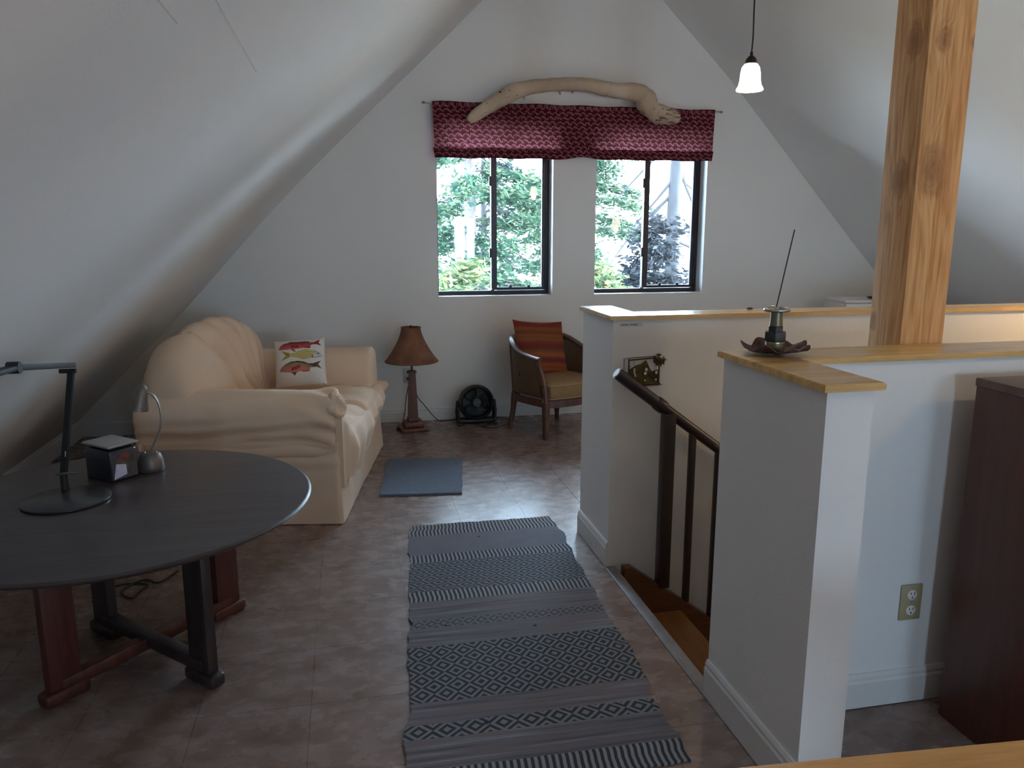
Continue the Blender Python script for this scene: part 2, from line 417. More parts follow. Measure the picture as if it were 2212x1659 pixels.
def slider(name, w, label, ya=None, sgn=1, bars=True):
    x0, x1, z0, z1 = w
    ya = YB + 0.125 if ya is None else ya
    t = thing(name, ((x0 + x1) / 2, ya, z0), label, 'window', kind='structure')
    cx, cz = (x0 + x1) / 2, z0
    def part(nm, a, b, c, d, e, f, mat, par=t, bev=0.002):
        return boxo(nm, a - cx, b - cx, c, d, e - cz, f - cz, mat, par, bev, 1)
    e = 0.001
    xm = cx
    # outer frame members
    part('frame_bottom', x0 + e, x1 - e, 0, 0.06, z0 + e, z0 + 0.036, BRONZE); part('frame_top', x0 + e, x1 - e, 0, 0.06, z1 - 0.036, z1 - e, BRONZE)
    part('frame_side', x0 + e, x0 + 0.022, 0.0, 0.06, z0 + 0.036, z1 - 0.036, BRONZE); part('frame_side', x1 - 0.034, x1 - e, 0.0, 0.06, z0 + 0.036, z1 - 0.036, BRONZE)
    # fixed lite
    f = part('fixed_sash', xm - 0.012, xm + 0.016, 0.034, 0.056, z0 + 0.036, z1 - 0.036, BRONZE)
    part('pane', x0 + 0.022, xm - 0.012, 0.042, 0.047, z0 + 0.036, z1 - 0.036, GLASS, f, 0)
    # sliding sash
    s = part('sliding_sash', xm - 0.010, xm + 0.032, 0.004, 0.028, z0 + 0.040, z1 - 0.040, BRONZE)
    part('sash_rail', xm + 0.032, x1 - 0.034, 0.004, 0.028, z0 + 0.038, z0 + 0.062, BRONZE, s); part('sash_rail', xm + 0.032, x1 - 0.034, 0.004, 0.028, z1 - 0.064, z1 - 0.038, BRONZE, s)
    part('sash_stile', x1 - 0.062, x1 - 0.034, 0.004, 0.028, z0 + 0.062, z1 - 0.064, BRONZE, s)
    part('pane', xm + 0.032, x1 - 0.062, 0.013, 0.018, z0 + 0.062, z1 - 0.064, GLASS, s, 0)
    part('weather_strip', xm - 0.016, xm - 0.011, 0.006, 0.02, z0 + 0.05, z1 - 0.05, ALU, s, 0.001)
    if bars:
        for zz in (0.30, 0.86): part('latch', xm - 0.030, xm - 0.010, -0.006, 0.012, z0 + zz, z0 + zz + 0.075, BRONZE, s, 0.003)
        for xx in (0.30, 0.72): part('roller_stop', xm + 0.032 + (x1 - xm - 0.1) * xx - 0.012, xm + 0.032 + (x1 - xm - 0.1) * xx + 0.012, 0.0, 0.01, z0 + 0.062, z0 + 0.078, BRONZE, s, 0.001)
    return t
slider('window_1', W1, 'dark framed sliding window facing the dense green conifer, nearer the sofa')
slider('window_2', W2, 'dark framed sliding window with bare trunk outside, nearer the pendant lamp')
for i, w in enumerate(RW): slider('window_%d' % (3 + i), w, 'dark framed sliding window in the gable behind the photographer', YF - 0.19, bars=False)['group'] = 'windows behind the photographer'
for i, w in enumerate((W1, W2)):
    bm = bmesh.new(); d0, d1 = YB - 0.001, YB + 0.124
    box(bm, w[0], w[1], d0, d1, w[2], w[2] + 0.004); box(bm, w[1] - 0.004, w[1], d0, d1, w[2] + 0.004, w[3] - 0.004); box(bm, w[0], w[0] + 0.004, d0, d1, w[2] + 0.004, w[3] - 0.004); box(bm, w[0], w[1], d0, d1, w[3] - 0.004, w[3])
    struct(obj('trim_%d' % (3 + i), bm, REVEAL), 'white painted window reveal of the window ' + ('nearer the sofa' if i == 0 else 'nearer the pendant lamp'), 'trim')

added_roof_window()

# ------------------------------------------------------------------ timber post
KNOTS = ((-0.025, -0.08, 0.545, 0.050), (-0.03, -0.08, 0.915, 0.022), (0.079, -0.08, 0.915, 0.018), (-0.079, -0.01, 0.52, 0.036), (-0.079, -0.02, 0.93, 0.034), (-0.079, 0.06, 0.06, 0.018))
def mat_post():
    m, nt, b = newmat('fir_post'); b.inputs['Roughness'].default_value = 0.7; b.inputs['Specular IOR Level'].default_value = 0.12
    tc = N(nt, 'ShaderNodeTexCoord'); mp = N(nt, 'ShaderNodeMapping'); mp.inputs['Scale'].default_value = (9, 9, 0.5); L(nt, tc.outputs['Object'], mp.inputs[0])
    # knots bend the grain: distance to fixed knot centres
    sep = N(nt, 'ShaderNodeSeparateXYZ'); L(nt, tc.outputs['Object'], sep.inputs[0])
    kn = N(nt, 'ShaderNodeTexNoise', i_Scale=22.0, i_Detail=2.0); L(nt, tc.outputs['Object'], kn.inputs['Vector'])
    ks = N(nt, 'ShaderNodeVectorMath', operation='MULTIPLY_ADD'); L(nt, kn.outputs['Color'], ks.inputs[0]); ks.inputs[1].default_value = (0.03, 0.03, 0.05); ks.inputs[2].default_value = (-0.015, -0.015, -0.025)
    ka = N(nt, 'ShaderNodeVectorMath', operation='ADD'); L(nt, tc.outputs['Object'], ka.inputs[0]); L(nt, ks.outputs[0], ka.inputs[1]); kv = ka.outputs[0]
    warp = None; knot = None
    for kx, ky, kz, r in KNOTS:
        vd = N(nt, 'ShaderNodeVectorMath', operation='DISTANCE'); vd.inputs[1].default_value = (kx, ky, kz * 0.6)
        ms = N(nt, 'ShaderNodeMapping'); ms.inputs['Scale'].default_value = (1, 1, 0.6); L(nt, kv, ms.inputs[0]); L(nt, ms.outputs[0], vd.inputs[0])
        d = math_node(nt, 'DIVIDE', vd.outputs['Value'], r)
        w = math_node(nt, 'DIVIDE', 1.0, math_node(nt, 'ADD', math_node(nt, 'MULTIPLY', d, d), 0.35))
        warp = w if warp is None else math_node(nt, 'ADD', warp, w)
        ring = math_node(nt, 'MULTIPLY_ADD', math_node(nt, 'SINE', math_node(nt, 'MULTIPLY', d, 7.0)), 0.10, 0.62)
        mr = N(nt, 'ShaderNodeMapRange', interpolation_type='SMOOTHSTEP'); mr.inputs[1].default_value = 1.25; mr.inputs[2].default_value = 0.70; L(nt, d, mr.inputs[0])
        k = math_node(nt, 'MULTIPLY', mr.outputs[0], ring); knot = k if knot is None else math_node(nt, 'MAXIMUM', knot, k)
    add = N(nt, 'ShaderNodeVectorMath', operation='ADD'); L(nt, mp.outputs[0], add.inputs[0])
    cmb = N(nt, 'ShaderNodeCombineXYZ'); ww = math_node(nt, 'MULTIPLY', warp, 0.30); L(nt, ww, cmb.inputs[0]); L(nt, ww, cmb.inputs[1]); L(nt, cmb.outputs[0], add.inputs[1])
    nz = N(nt, 'ShaderNodeTexNoise', i_Scale=1.1, i_Detail=2.0); L(nt, add.outputs[0], nz.inputs['Vector'])
    rings = math_node(nt, 'SINE', math_node(nt, 'MULTIPLY', nz.outputs['Fac'], 75.0))
    fine = N(nt, 'ShaderNodeTexNoise', i_Scale=12.0, i_Detail=3.0); L(nt, mp.outputs[0], fine.inputs['Vector'])
    f = math_node(nt, 'ADD', math_node(nt, 'MULTIPLY', rings, 0.09), fine.outputs['Fac'])
    r = ramp(nt, [(0.25, (0.46, 0.215, 0.085)), (0.5, (0.62, 0.335, 0.145)), (0.8, (0.72, 0.44, 0.21))]); L(nt, f, r.inputs[0])
    c = mixcol(nt, math_node(nt, 'MULTIPLY', knot, 0.75), r.outputs[0], (0.17, 0.065, 0.03))
    L(nt, c, b.inputs['Base Color'])
    bp = N(nt, 'ShaderNodeBump', i_Strength=0.12, i_Distance=0.004); L(nt, f, bp.inputs['Height']); L(nt, bp.outputs[0], b.inputs['Normal'])
    return m
bm = bmesh.new(); box(bm, -0.079, 0.079, -0.08, 0.08, -3.84, 2.70, 0.006, 2)
post = obj('timber_post', bm, mat_post(), None, 40); post.location = (1.799, 2.242, 1.14)
tag(post, 'square knotty fir timber post rising behind the wooden cap', 'post')

# ------------------------------------------------------------------ staircase and rail
STRW = wood('stringer_wood', (0.075, 0.030, 0.012), (0.14, 0.06, 0.024), 'X', 5.0, 0.4)
AMBER = wood('stair_wood', (0.13, 0.052, 0.016), (0.24, 0.105, 0.034), 'Y', 5.0, 0.35, coat=0.2)
GREYM = simple('nosing_metal', (0.20, 0.19, 0.20), 0.6, 0.0, 0.15)
st = thing('staircase', (SX0, (SY0 + SY1) / 2, -2.7), 'amber varnished wooden staircase going down between the half walls', 'stairs')
def spart(nm, x0, x1, y0, y1, z0, z1, mat, bev=0.006):
    b = st.location; return boxo(nm, x0 - b.x, x1 - b.x, y0 - b.y, y1 - b.y, z0 - b.z, z1 - b.z, mat, st, bev)
RISE, RUN = 0.193, 0.265
for k in range(1, 13):
    zt = -RISE * k; xs = SX0 + RUN * (k - 1)
    spart('tread', xs + 0.002, xs + RUN + 0.025, 2.335 if k == 3 else SY0 + 0.012, 3.055, zt - 0.035, zt, AMBER)
    spart('riser', xs - 0.012 + (0.0 if k > 1 else 0.015), xs + 0.002 + (0.0 if k > 1 else 0.015), SY0 + 0.012, 3.055, zt + 0.0005, zt + RISE - (0.036 if k > 1 else 0.036), AMBER, 0.002)
spart('nosing', 1.088, 1.140, SY0 + 0.002, SY1 - 0.002, -0.034, 0.0025, GREYM, 0.006)
bm = bmesh.new()
sl = RISE / RUN
prof = [(1.150, 0.030), (1.185, 0.030), (4.2, 0.030 - (4.2 - 1.185) * sl), (4.2, -0.30 - (4.2 - 1.15) * sl), (1.150, -0.30)]
vv = []
for yy in (3.056, 3.104): vv += [bm.verts.new((x - st.location.x, yy - st.location.y, z - st.location.z)) for x, z in prof]
m = 5
for i in range(m): bm.faces.new((vv[i], vv[(i + 1) % m], vv[m + (i + 1) % m], vv[m + i]))
bm.faces.new(vv[:m]); bm.faces.new(vv[m:][::-1])
obj('stringer', bm, STRW, st)
DKM = simple('dark_rail', (0.030, 0.022, 0.022), 0.32, 0.0, 0.2, 15)
rl = thing('stair_rail', (1.35, 3.08, -0.1), 'dark brown metal stair handrail with slim balusters', 'handrail')
def R_(p): return tuple(Vector(p) - rl.location)
hr = lambda x: 0.909 - (x - 1.098) * 0.743
def top_of(x): return 0.030 - (x - 1.185) * sl
tubeo('handrail', [R_((x, 3.08, hr(x))) for x in (1.098, 1.285)], 0.0265, DKM, rl, 16)
tubeo('end_plug', [R_((x, 3.08, hr(x))) for x in (1.0945, 1.0985)], 0.021, simple('pale_plug', (0.65, 0.66, 0.68), 0.3), rl, 16)
tubeo('collar', [R_((x, 3.08, hr(x))) for x in (1.278, 1.285, 1.308, 1.315)], [0.029, 0.031, 0.031, 0.029], DKM, rl, 16)
tubeo('handrail', [R_((x, 3.08, hr(x))) for x in (1.31, 3.6)], 0.024, DKM, rl, 16)
bx_ = lambda nm, x, w: boxo(nm, x - w - rl.location.x, x + w - rl.location.x, -w, w, top_of(x) + 0.0 - rl.location.z + 0.0, hr(x) - 0.006 - rl.location.z, DKM, rl, 0.002)
bx_('newel', 1.338, 0.026)
for k in range(14): bx_('baluster', 1.455 + 0.128 * k, 0.0135)

# ------------------------------------------------------------------ rug and mat
def mat_rug():
    m, nt, b = newmat('woven_rug'); b.inputs['Roughness'].default_value = 0.95; b.inputs['Specular IOR Level'].default_value = 0.1
    uv = N(nt, 'ShaderNodeUVMap'); sep = N(nt, 'ShaderNodeSeparateXYZ'); L(nt, uv.outputs[0], sep.inputs[0])
    U, V = sep.outputs[0], sep.outputs[1]        # metres across, metres from the far end
    nz = N(nt, 'ShaderNodeTexNoise', i_Scale=9.0, i_Detail=3.0); L(nt, uv.outputs[0], nz.inputs['Vector'])
    wob = math_node(nt, 'MULTIPLY', math_node(nt, 'SUBTRACT', nz.outputs['Fac'], 0.5), 0.012)
    Vw = math_node(nt, 'ADD', V, wob)
    DK, LT = (0.030, 0.034, 0.048), (0.36, 0.35, 0.34)
    def stripes(per, c0=DK, c1=LT):
        s = math_node(nt, 'SINE', math_node(nt, 'MULTIPLY', U, 2 * pi / per)); r = ramp(nt, [(0.42, c0), (0.58, c1)])
        L(nt, math_node(nt, 'MULTIPLY_ADD', s, 0.5, 0.5), r.inputs[0]); return r.outputs[0]
    def diamonds(pu, pv, voff, rings, c0, c1, skew=0.0):
        uu = math_node(nt, 'ADD', math_node(nt, 'MULTIPLY', U, 1 / pu), math_node(nt, 'MULTIPLY', V, skew))
        a = math_node(nt, 'ABSOLUTE', math_node(nt, 'SUBTRACT', math_node(nt, 'FRACT', uu), 0.5))
        v2 = math_node(nt, 'MULTIPLY', math_node(nt, 'SUBTRACT', V, voff), 1 / pv)
        c = math_node(nt, 'ABSOLUTE', math_node(nt, 'SUBTRACT', math_node(nt, 'FRACT', v2), 0.5))
        d = math_node(nt, 'ADD', a, c)          # 0 centre .. 1 corner, lattice of diamonds
        s = math_node(nt, 'SINE', math_node(nt, 'MULTIPLY', d, 2 * pi * rings)); r = ramp(nt, [(0.40, c0), (0.66, c1)])
        L(nt, math_node(nt, 'MULTIPLY_ADD', s, 0.5, 0.5), r.inputs[0]); return r.outputs[0]
    # weft bands: noise stretched across the width
    mp = N(nt, 'ShaderNodeMapping'); mp.inputs['Scale'].default_value = (2.0, 55.0, 1); L(nt, uv.outputs[0], mp.inputs[0])
    wn = N(nt, 'ShaderNodeTexNoise', i_Scale=1.0, i_Detail=4.0); L(nt, mp.outputs[0], wn.inputs['Vector'])
    band = ramp(nt, [(0.28, (0.07, 0.075, 0.10)), (0.42, (0.16, 0.145, 0.165)), (0.50, (0.20, 0.18, 0.195)), (0.55, (0.24, 0.155, 0.14)), (0.60, (0.19, 0.205, 0.215)), (0.70, (0.32, 0.31, 0.34))]); L(nt, wn.outputs['Fac'], band.inputs[0])
    plain = mixcol(nt, nz.outputs['Fac'], (0.23, 0.215, 0.235), (0.15, 0.145, 0.165))
    st_ = stripes(0.0195)
    dsm = diamonds(0.085, 0.075, 0.455, 3.0, (0.055, 0.060, 0.075), (0.235, 0.235, 0.24), 2.2)
    dbig = diamonds(0.078, 0.085, 1.21, 3.0, (0.022, 0.026, 0.036), (0.23, 0.23, 0.23))
    drow = diamonds(0.050, 0.055, 1.0125, 2.0, (0.085, 0.08, 0.09), (0.22, 0.205, 0.205))
    drow2 = diamonds(0.085, 0.085, 1.655, 3.0, (0.022, 0.026, 0.036), (0.25, 0.25, 0.25))
    col = st_
    for v0, c in ((0.145, plain), (0.38, st_), (0.465, dsm), (0.76, st_), (0.85, band.outputs[0]), (1.01, drow), (1.07, band.outputs[0]), (1.205, dbig), (1.55, band.outputs[0]), (1.665, drow2), (1.735, band.outputs[0]), (1.875, st_)):
        col = mixcol(nt, math_node(nt, 'GREATER_THAN', Vw, v0), col, c)
    sp = N(nt, 'ShaderNodeTexNoise', i_Scale=260.0, i_Detail=2.0); L(nt, uv.outputs[0], sp.inputs['Vector'])
    col = mixcol(nt, math_node(nt, 'MULTIPLY', sp.outputs['Fac'], 0.6), col, (0.10, 0.10, 0.115), 'MIX')
    vo = N(nt, 'ShaderNodeTexVoronoi', i_Scale=5.5); L(nt, uv.outputs[0], vo.inputs['Vector'])
    spot = math_node(nt, 'LESS_THAN', vo.outputs['Distance'], 0.045)
    col = mixcol(nt, math_node(nt, 'MULTIPLY', spot, 0.8), col, (0.02, 0.02, 0.03))
    L(nt, col, b.inputs['Base Color'])
    bw = N(nt, 'ShaderNodeTexWave', i_Scale=55.0); bw.bands_direction = 'Y'; L(nt, uv.outputs[0], bw.inputs['Vector'])
    bp = N(nt, 'ShaderNodeBump', i_Strength=0.35, i_Distance=0.003); L(nt, math_node(nt, 'ADD', bw.outputs['Fac'], sp.outputs['Fac']), bp.inputs['Height']); L(nt, bp.outputs[0], b.inputs['Normal'])
    return m
def rug_mesh(name, TL, TR, BR, BL, nu, nv, th, mat, wav=0.0, edge=0.0, uvs=None):
    vs_, uvl, idx = [], [], {}
    TL, TR, BR, BL = [Vector(p) for p in (TL, TR, BR, BL)]
    for j in range(nv + 1):
        for i in range(nu + 1):
            u, v = i / nu, j / nv
            p = (TL * (1 - u) + TR * u) * (1 - v) + (BL * (1 - u) + BR * u) * v
            e = edge * (fbm((3.0, v * 14, 0.5)) * (1 - u) + fbm((8.0, v * 14, 0.5)) * u)
            z = th + wav * (0.5 + 0.5 * fbm((u * 3, v * 7, 1.3))) * 1.0
            vs_.append((p.x + e, p.y + (edge * 0.5 * fbm((u * 16, 2 + v * 3, 4)) if j in (0, nv) else 0), z))
    n = (nu + 1) * (nv + 1)
    fs = [(j * (nu + 1) + i, (j + 1) * (nu + 1) + i, (j + 1) * (nu + 1) + i + 1, j * (nu + 1) + i + 1) for j in range(nv) for i in range(nu)]
    rim = [i for i in range(nu + 1)] + [j * (nu + 1) + nu for j in range(1, nv + 1)] + [nv * (nu + 1) + i for i in range(nu - 1, -1, -1)] + [j * (nu + 1) for j in range(nv - 1, 0, -1)]
    base = len(vs_)
    for k in rim: vs_.append((vs_[k][0], vs_[k][1], 0.0006))
    r = len(rim)
    for k in range(r): fs.append((rim[k], rim[(k + 1) % r], base + (k + 1) % r, base + k))
    fs.append(tuple(base + k for k in range(r)))
    o = pyobj(name, vs_, fs, mat, None, 60)
    me = o.data; lay = me.uv_layers.new(name='UVMap')
    wd = ((TR - TL).length + (BR - BL).length) / 2; ln = ((BL - TL).length + (BR - TR).length) / 2
    for lp in me.loops:
        k = lp.vertex_index
        if k >= base: k = rim[k - base]
        lay.data[lp.index].uv = ((k % (nu + 1)) / nu * wd, (k // (nu + 1)) / nv * ln)
    return o
rug = rug_mesh('woven_rug', (0.265, 3.816, 0), (1.012, 3.812, 0), (0.915, 1.84, 0), (0.098, 1.85, 0), 40, 120, 0.006, mat_rug(), 0.004, 0.02)
tag(rug, 'long handwoven runner rug with dark diamond bands and striped ends', 'rug')
mat_mat = simple('blue_grey_mat', (0.135, 0.165, 0.225), 0.95, 0, 0.25, 120, 0.5, 400)
mt = rug_mesh('door_mat', (0.212, 5.043, 0), (0.696, 4.976, 0), (0.598, 4.273, 0), (0.128, 4.329, 0), 24, 36, 0.012, mat_mat, 0.002, 0.006)
tag(mt, 'small rectangular slate blue mat on the floor before the sofa', 'mat')

# ------------------------------------------------------------------ sofa under a loose slipcover
SA = Vector((-0.083, 3.952, 0)); SU = Vector((0.178, 0.984, 0)).normalized(); SV = Vector((-0.984, 0.178, 0)).normalized()
SM = Matrix(((SU.x, SV.x, 0, 0), (SU.y, SV.y, 0, 0), (0, 0, 1, 0), (0, 0, 0, 1)))
def mat_cover():
    m, nt, b = newmat('cream_slipcover'); b.inputs['Roughness'].default_value = 0.85; b.inputs['Specular IOR Level'].default_value = 0.2
    b.inputs['Sheen Weight'].default_value = 0.15
    tc = N(nt, 'ShaderNodeTexCoord')
    nz = N(nt, 'ShaderNodeTexNoise', i_Scale=3.0, i_Detail=3.0); L(nt, tc.outputs['Object'], nz.inputs['Vector'])
    r = ramp(nt, [(0.3, (0.74, 0.55, 0.39)), (0.7, (0.81, 0.63, 0.475))]); L(nt, nz.outputs['Fac'], r.inputs[0]); L(nt, r.outputs[0], b.inputs['Base Color'])
    n2 = N(nt, 'ShaderNodeTexNoise', i_Scale=380.0, i_Detail=2.0); L(nt, tc.outputs['Object'], n2.inputs['Vector'])
    bp = N(nt, 'ShaderNodeBump', i_Strength=0.25, i_Distance=0.002); L(nt, n2.outputs['Fac'], bp.inputs['Height']); L(nt, bp.outputs[0], b.inputs['Normal'])
    return m
COVER = mat_cover()
sofa = thing('sofa', SA, 'loveseat sofa under a loose cream slipcover', 'sofa'); sofa.matrix_world = Matrix.Translation(SA) @ SM
def blob(name, fn, nu, nv, par, wrap_u=False, mat=COVER):
    """grid surface from fn(s,t); s closed loop when wrap_u; open ends capped"""
    vs_, fs = [], []
    for j in range(nv + 1):
        for i in range(nu + (0 if wrap_u else 1)):
            vs_.append(fn(i / nu, j / nv))
    w = nu if wrap_u else nu + 1
    for j in range(nv):
        for i in range(nu):
            k = (i + 1) % nu if wrap_u else i + 1
            fs.append((j * w + i, j * w + k, (j + 1) * w + k, (j + 1) * w + i))
    if wrap_u:
        fs.append(tuple(range(w - 1, -1, -1))); fs.append(tuple(nv * w + i for i in range(w)))
    bm = bmesh.new(); vv = [bm.verts.new(v) for v in vs_]
    for f in fs: bm.faces.new([vv[i] for i in f])
    return obj(name, bm, mat, par, 80)
def ring_profile(pts, n):
    """resample a closed polyline (list of 2-tuples) smoothly to n points"""
    P = [Vector((a, b, 0)) for a, b in pts]; m = len(P); out = []
    for i in range(m):
        p0, p1, p2, p3 = P[i - 1], P[i], P[(i + 1) % m], P[(i + 2) % m]
        for j in range(12):
            t = j / 12; out.append(0.5 * ((2 * p1) + (p2 - p0) * t + (2 * p0 - 5 * p1 + 4 * p2 - p3) * t * t + (3 * p1 - p0 - 3 * p2 + p3) * t ** 3))
    d = [0]
    for a, b in zip(out, out[1:] + out[:1]): d.append(d[-1] + (b - a).length)
    res = []; k = 0
    for i in range(n):
        s = d[-1] * i / n
        while d[k + 1] < s: k += 1
        a, b = out[k], out[(k + 1) % len(out)]; f = (s - d[k]) / max(1e-9, d[k + 1] - d[k]); q = a + (b - a) * f
        res.append((q.x, q.y))
    return res
# base with skirt: plan outline rounded, swept upward
def base_fn():
    plan = ring_profile([(0.003, 0.003), (0.0, 0.03), (0.0, 0.12), (0.0, 0.5), (0.0, 0.88), (0.0, 0.97), (0.01, 0.995), (0.04, 1.0), (0.75, 1.0), (1.46, 1.0), (1.49, 0.995), (1.5, 0.97), (1.5, 0.88), (1.5, 0.5), (1.5, 0.12), (1.5, 0.03), (1.49, 0.003), (1.46, 0.0), (1.38, 0.0), (0.75, 0.0), (0.12, 0.0), (0.03, 0.0)], 240)
    cx, cy = 0.75, 0.5
    def fn(s, t):
        u, v = plan[int(round(s * 240)) % 240]; z = 0.004 + 0.43 * t
        du, dv = u - cx, v - cy; l = math.hypot(du / 0.75, dv / 0.5) + 1e-6
        fl = 0.018 * (1 - t) ** 2
        w = 0.010 * fbm((u * 2.2, v * 2.2 + z * 0.6, z * 1.2)) + 0.006 * sin(z * 62 + fbm((u * 2, v * 2, 0)) * 4) * sstep(0.22, 0.34, z) * (1 - sstep(0.40, 0.43, z))
        k = 1 + (fl + w) / 0.75
        return Vector((cx + du * k, cy + dv * k, z))
    return fn
blob('base', base_fn(), 240, 26, sofa, True)
# arms: cross-section in (u,z), swept along depth
def arm_fn(prof, v0, v1, n, seed, rnd=0.06, knot=False):
    pr = ring_profile(prof, n); cu = sum(p[0] for p in pr) / n; cz = sum(p[1] for p in pr) / n
    def fn(s, t):
        u, z = pr[int(round(s * n)) % n]
        e = min(t, 1 - t) * (v1 - v0); k = 1.0
        if e < rnd: k = sqrt(max(0.0, 1 - (1 - e / rnd) ** 2)) * 0.45 + 0.55 if e > 0 else 0.30
        v = v0 + (v1 - v0) * t
        w = 0.012 * fbm((u * 3 + seed, v * 1.4, z * 5)) + 0.006 * sin(z * 70 + v * 5 + 5 * fbm((v * 2.0, z * 2, seed))) * sstep(0.36, 0.46, z) * (1 - sstep(0.5, 0.6, z))
        if knot: w += 0.014 * sin(9 * atan2(z - cz, u - cu) + v * 18) * (1 - sstep(0.0, 0.2, v))
        du, dz = u - cu, z - cz; l = math.hypot(du, dz) + 1e-6
        return Vector((cu + du * k * (1 + w / l), v, cz + dz * k * (1 + w / l)))
    return fn
near = [(0.012, 0.36), (0.002, 0.45), (-0.008, 0.53), (-0.003, 0.60), (0.03, 0.655), (0.09, 0.685), (0.16, 0.683), (0.22, 0.65), (0.25, 0.58), (0.25, 0.48), (0.245, 0.36)]
blob('armrest', arm_fn(near, 0.0, 1.045, 72, 1.0, 0.035, True), 72, 60, sofa, True)
far = [(1.25, 0.36), (1.245, 0.48), (1.25, 0.62), (1.27, 0.69), (1.33, 0.715), (1.43, 0.715), (1.49, 0.695), (1.51, 0.62), (1.512, 0.50), (1.505, 0.36)]
blob('armrest', arm_fn(far, 0.0, 1.0, 72, 4.0, 0.04), 72, 60, sofa, True)
# backrest: arched (camel) back, radial pull folds
def back_fn():
    def Hh(u): return 0.74 + 0.265 * max(0.0, 1 - abs((u - 0.62) / 0.86) ** 2.4)
    def fn(s, t):
        # t along length with rounded ends, s around the section
        u = 0.035 + 1.465 * t
        e = min(t, 1 - t) * 1.465; rn_ = 0.20 if t < 0.5 else 0.24; k = sqrt(max(0.0, 1 - max(0.0, 1 - e / rn_) ** 2))
        h = Hh(u); sec = SEC(h)
        v, z = sec[int(round(s * 96)) % 96]
        cv, cz = 0.86, 0.45
        k2 = 0.55 + 0.45 * k
        vv_ = cv + (v - cv) * k2; zz = cz + (z - cz) * (0.62 + 0.38 * k)
        # folds on the seat-facing side
        ang = atan2(zz - 0.36, u - 1.12)
        f = abs(sin(ang * 9.5 + 2.2 * fbm((u * 1.3, zz * 1.3, 0.0))))
        rad = math.hypot(zz - 0.36, u - 1.12)
        amp = 0.060 * (1 - sstep(0.90, 1.0, v)) * sstep(0.03, 0.12, rad) * (1 - sstep(0.70, 1.25, rad)) * (0.45 + 0.55 * k)
        w = -amp * (1 - f) ** 1.5 * 1.3 + 0.020 * fbm((u * 1.7, zz * 2.0, v * 2)) * k
        return Vector((u - w * (1 - k) * (1 if t < 0.5 else -1), vv_ - w * (1 if v < 0.86 else -1) * (0.3 + 0.7 * k), zz + (w * 0.55 if zz > 0.7 else 0)))
    return fn
_sec = {}
def SEC(h):
    key = round(h, 3)
    if key not in _sec:
        _sec[key] = ring_profile([(0.66, 0.36), (0.665, 0.46), (0.685, 0.60), (0.715, h - 0.14), (0.76, h - 0.035), (0.83, h), (0.91, h - 0.02), (0.985, h - 0.10), (1.035, h - 0.25), (1.05, 0.50), (1.03, 0.25), (0.85, 0.20)], 96)
    return _sec[key]
blob('backrest', back_fn(), 96, 170, sofa, True)
# seat cushions with the throw pulled over the front edge
def seat_fn(u0, u1, seed):
    def fn(s, t):
        # s: 0 front-bottom edge, wraps over the front to the back of the seat
        u = u0 + (u1 - u0) * t
        path = SPATH; q = s * (len(path) - 1); i = min(int(q), len(path) - 2); f = q - i
        v = path[i][0] + (path[i + 1][0] - path[i][0]) * f; z = path[i][1] + (path[i + 1][1] - path[i][1]) * f
        edge = min(t, 1 - t) * (u1 - u0)
        w = 0.018 * fbm((u * 3.3 + seed, v * 3.0, z * 3)) + 0.010 * sin(u * 26 + v * 14 + seed + 4 * fbm((u * 2, v * 2, seed))) * sstep(0.0, 0.1, s)
        crown = 0.022 * (1 - (2 * t - 1) ** 4)
        if s < 0.35: return Vector((u, v - w * 0.8 - crown * 0.7, z))
        return Vector((u, v - (1 - s) * 0.02, z + w + crown))
    return fn
SPATH = [(p.x, p.y) for p in spline([(0.005, 0.22, 0), (-0.018, 0.30, 0), (-0.024, 0.38, 0), (-0.006, 0.445, 0), (0.05, 0.475, 0), (0.16, 0.478, 0), (0.40, 0.465, 0), (0.62, 0.45, 0), (0.72, 0.43, 0)], 6)]
def cushion(name, u0, u1, seed):
    fn = seat_fn(u0, u1, seed); nu, nv = 60, 50
    vs_, fs = [], []
    for j in range(nv + 1):
        for i in range(nu + 1): vs_.append(fn(i / nu, j / nv))
    for j in range(nv):
        for i in range(nu): a = j * (nu + 1) + i; fs.append((a, a + 1, a + nu + 2, a + nu + 1))
    base = len(vs_)
    rim = [i for i in range(nu + 1)] + [j * (nu + 1) + nu for j in range(1, nv + 1)] + [nv * (nu + 1) + i for i in range(nu - 1, -1, -1)] + [j * (nu + 1) for j in range(nv - 1, 0, -1)]
    for k in rim:
        p = vs_[k]; vs_.append(Vector((p.x, max(p.y, 0.03) + 0.02, 0.30)))
    r = len(rim)
    for k in range(r): fs.append((rim[k], rim[(k + 1) % r], base + (k + 1) % r, base + k))
    bm = bmesh.new(); vv = [bm.verts.new(v) for v in vs_]
    for f in fs: bm.faces.new([vv[i] for i in f])
    return obj(name, bm, COVER, sofa, 80)
cushion('seat_cushion', 0.235, 0.745, 0.3); cushion('seat_cushion', 0.745, 1.262, 5.1)
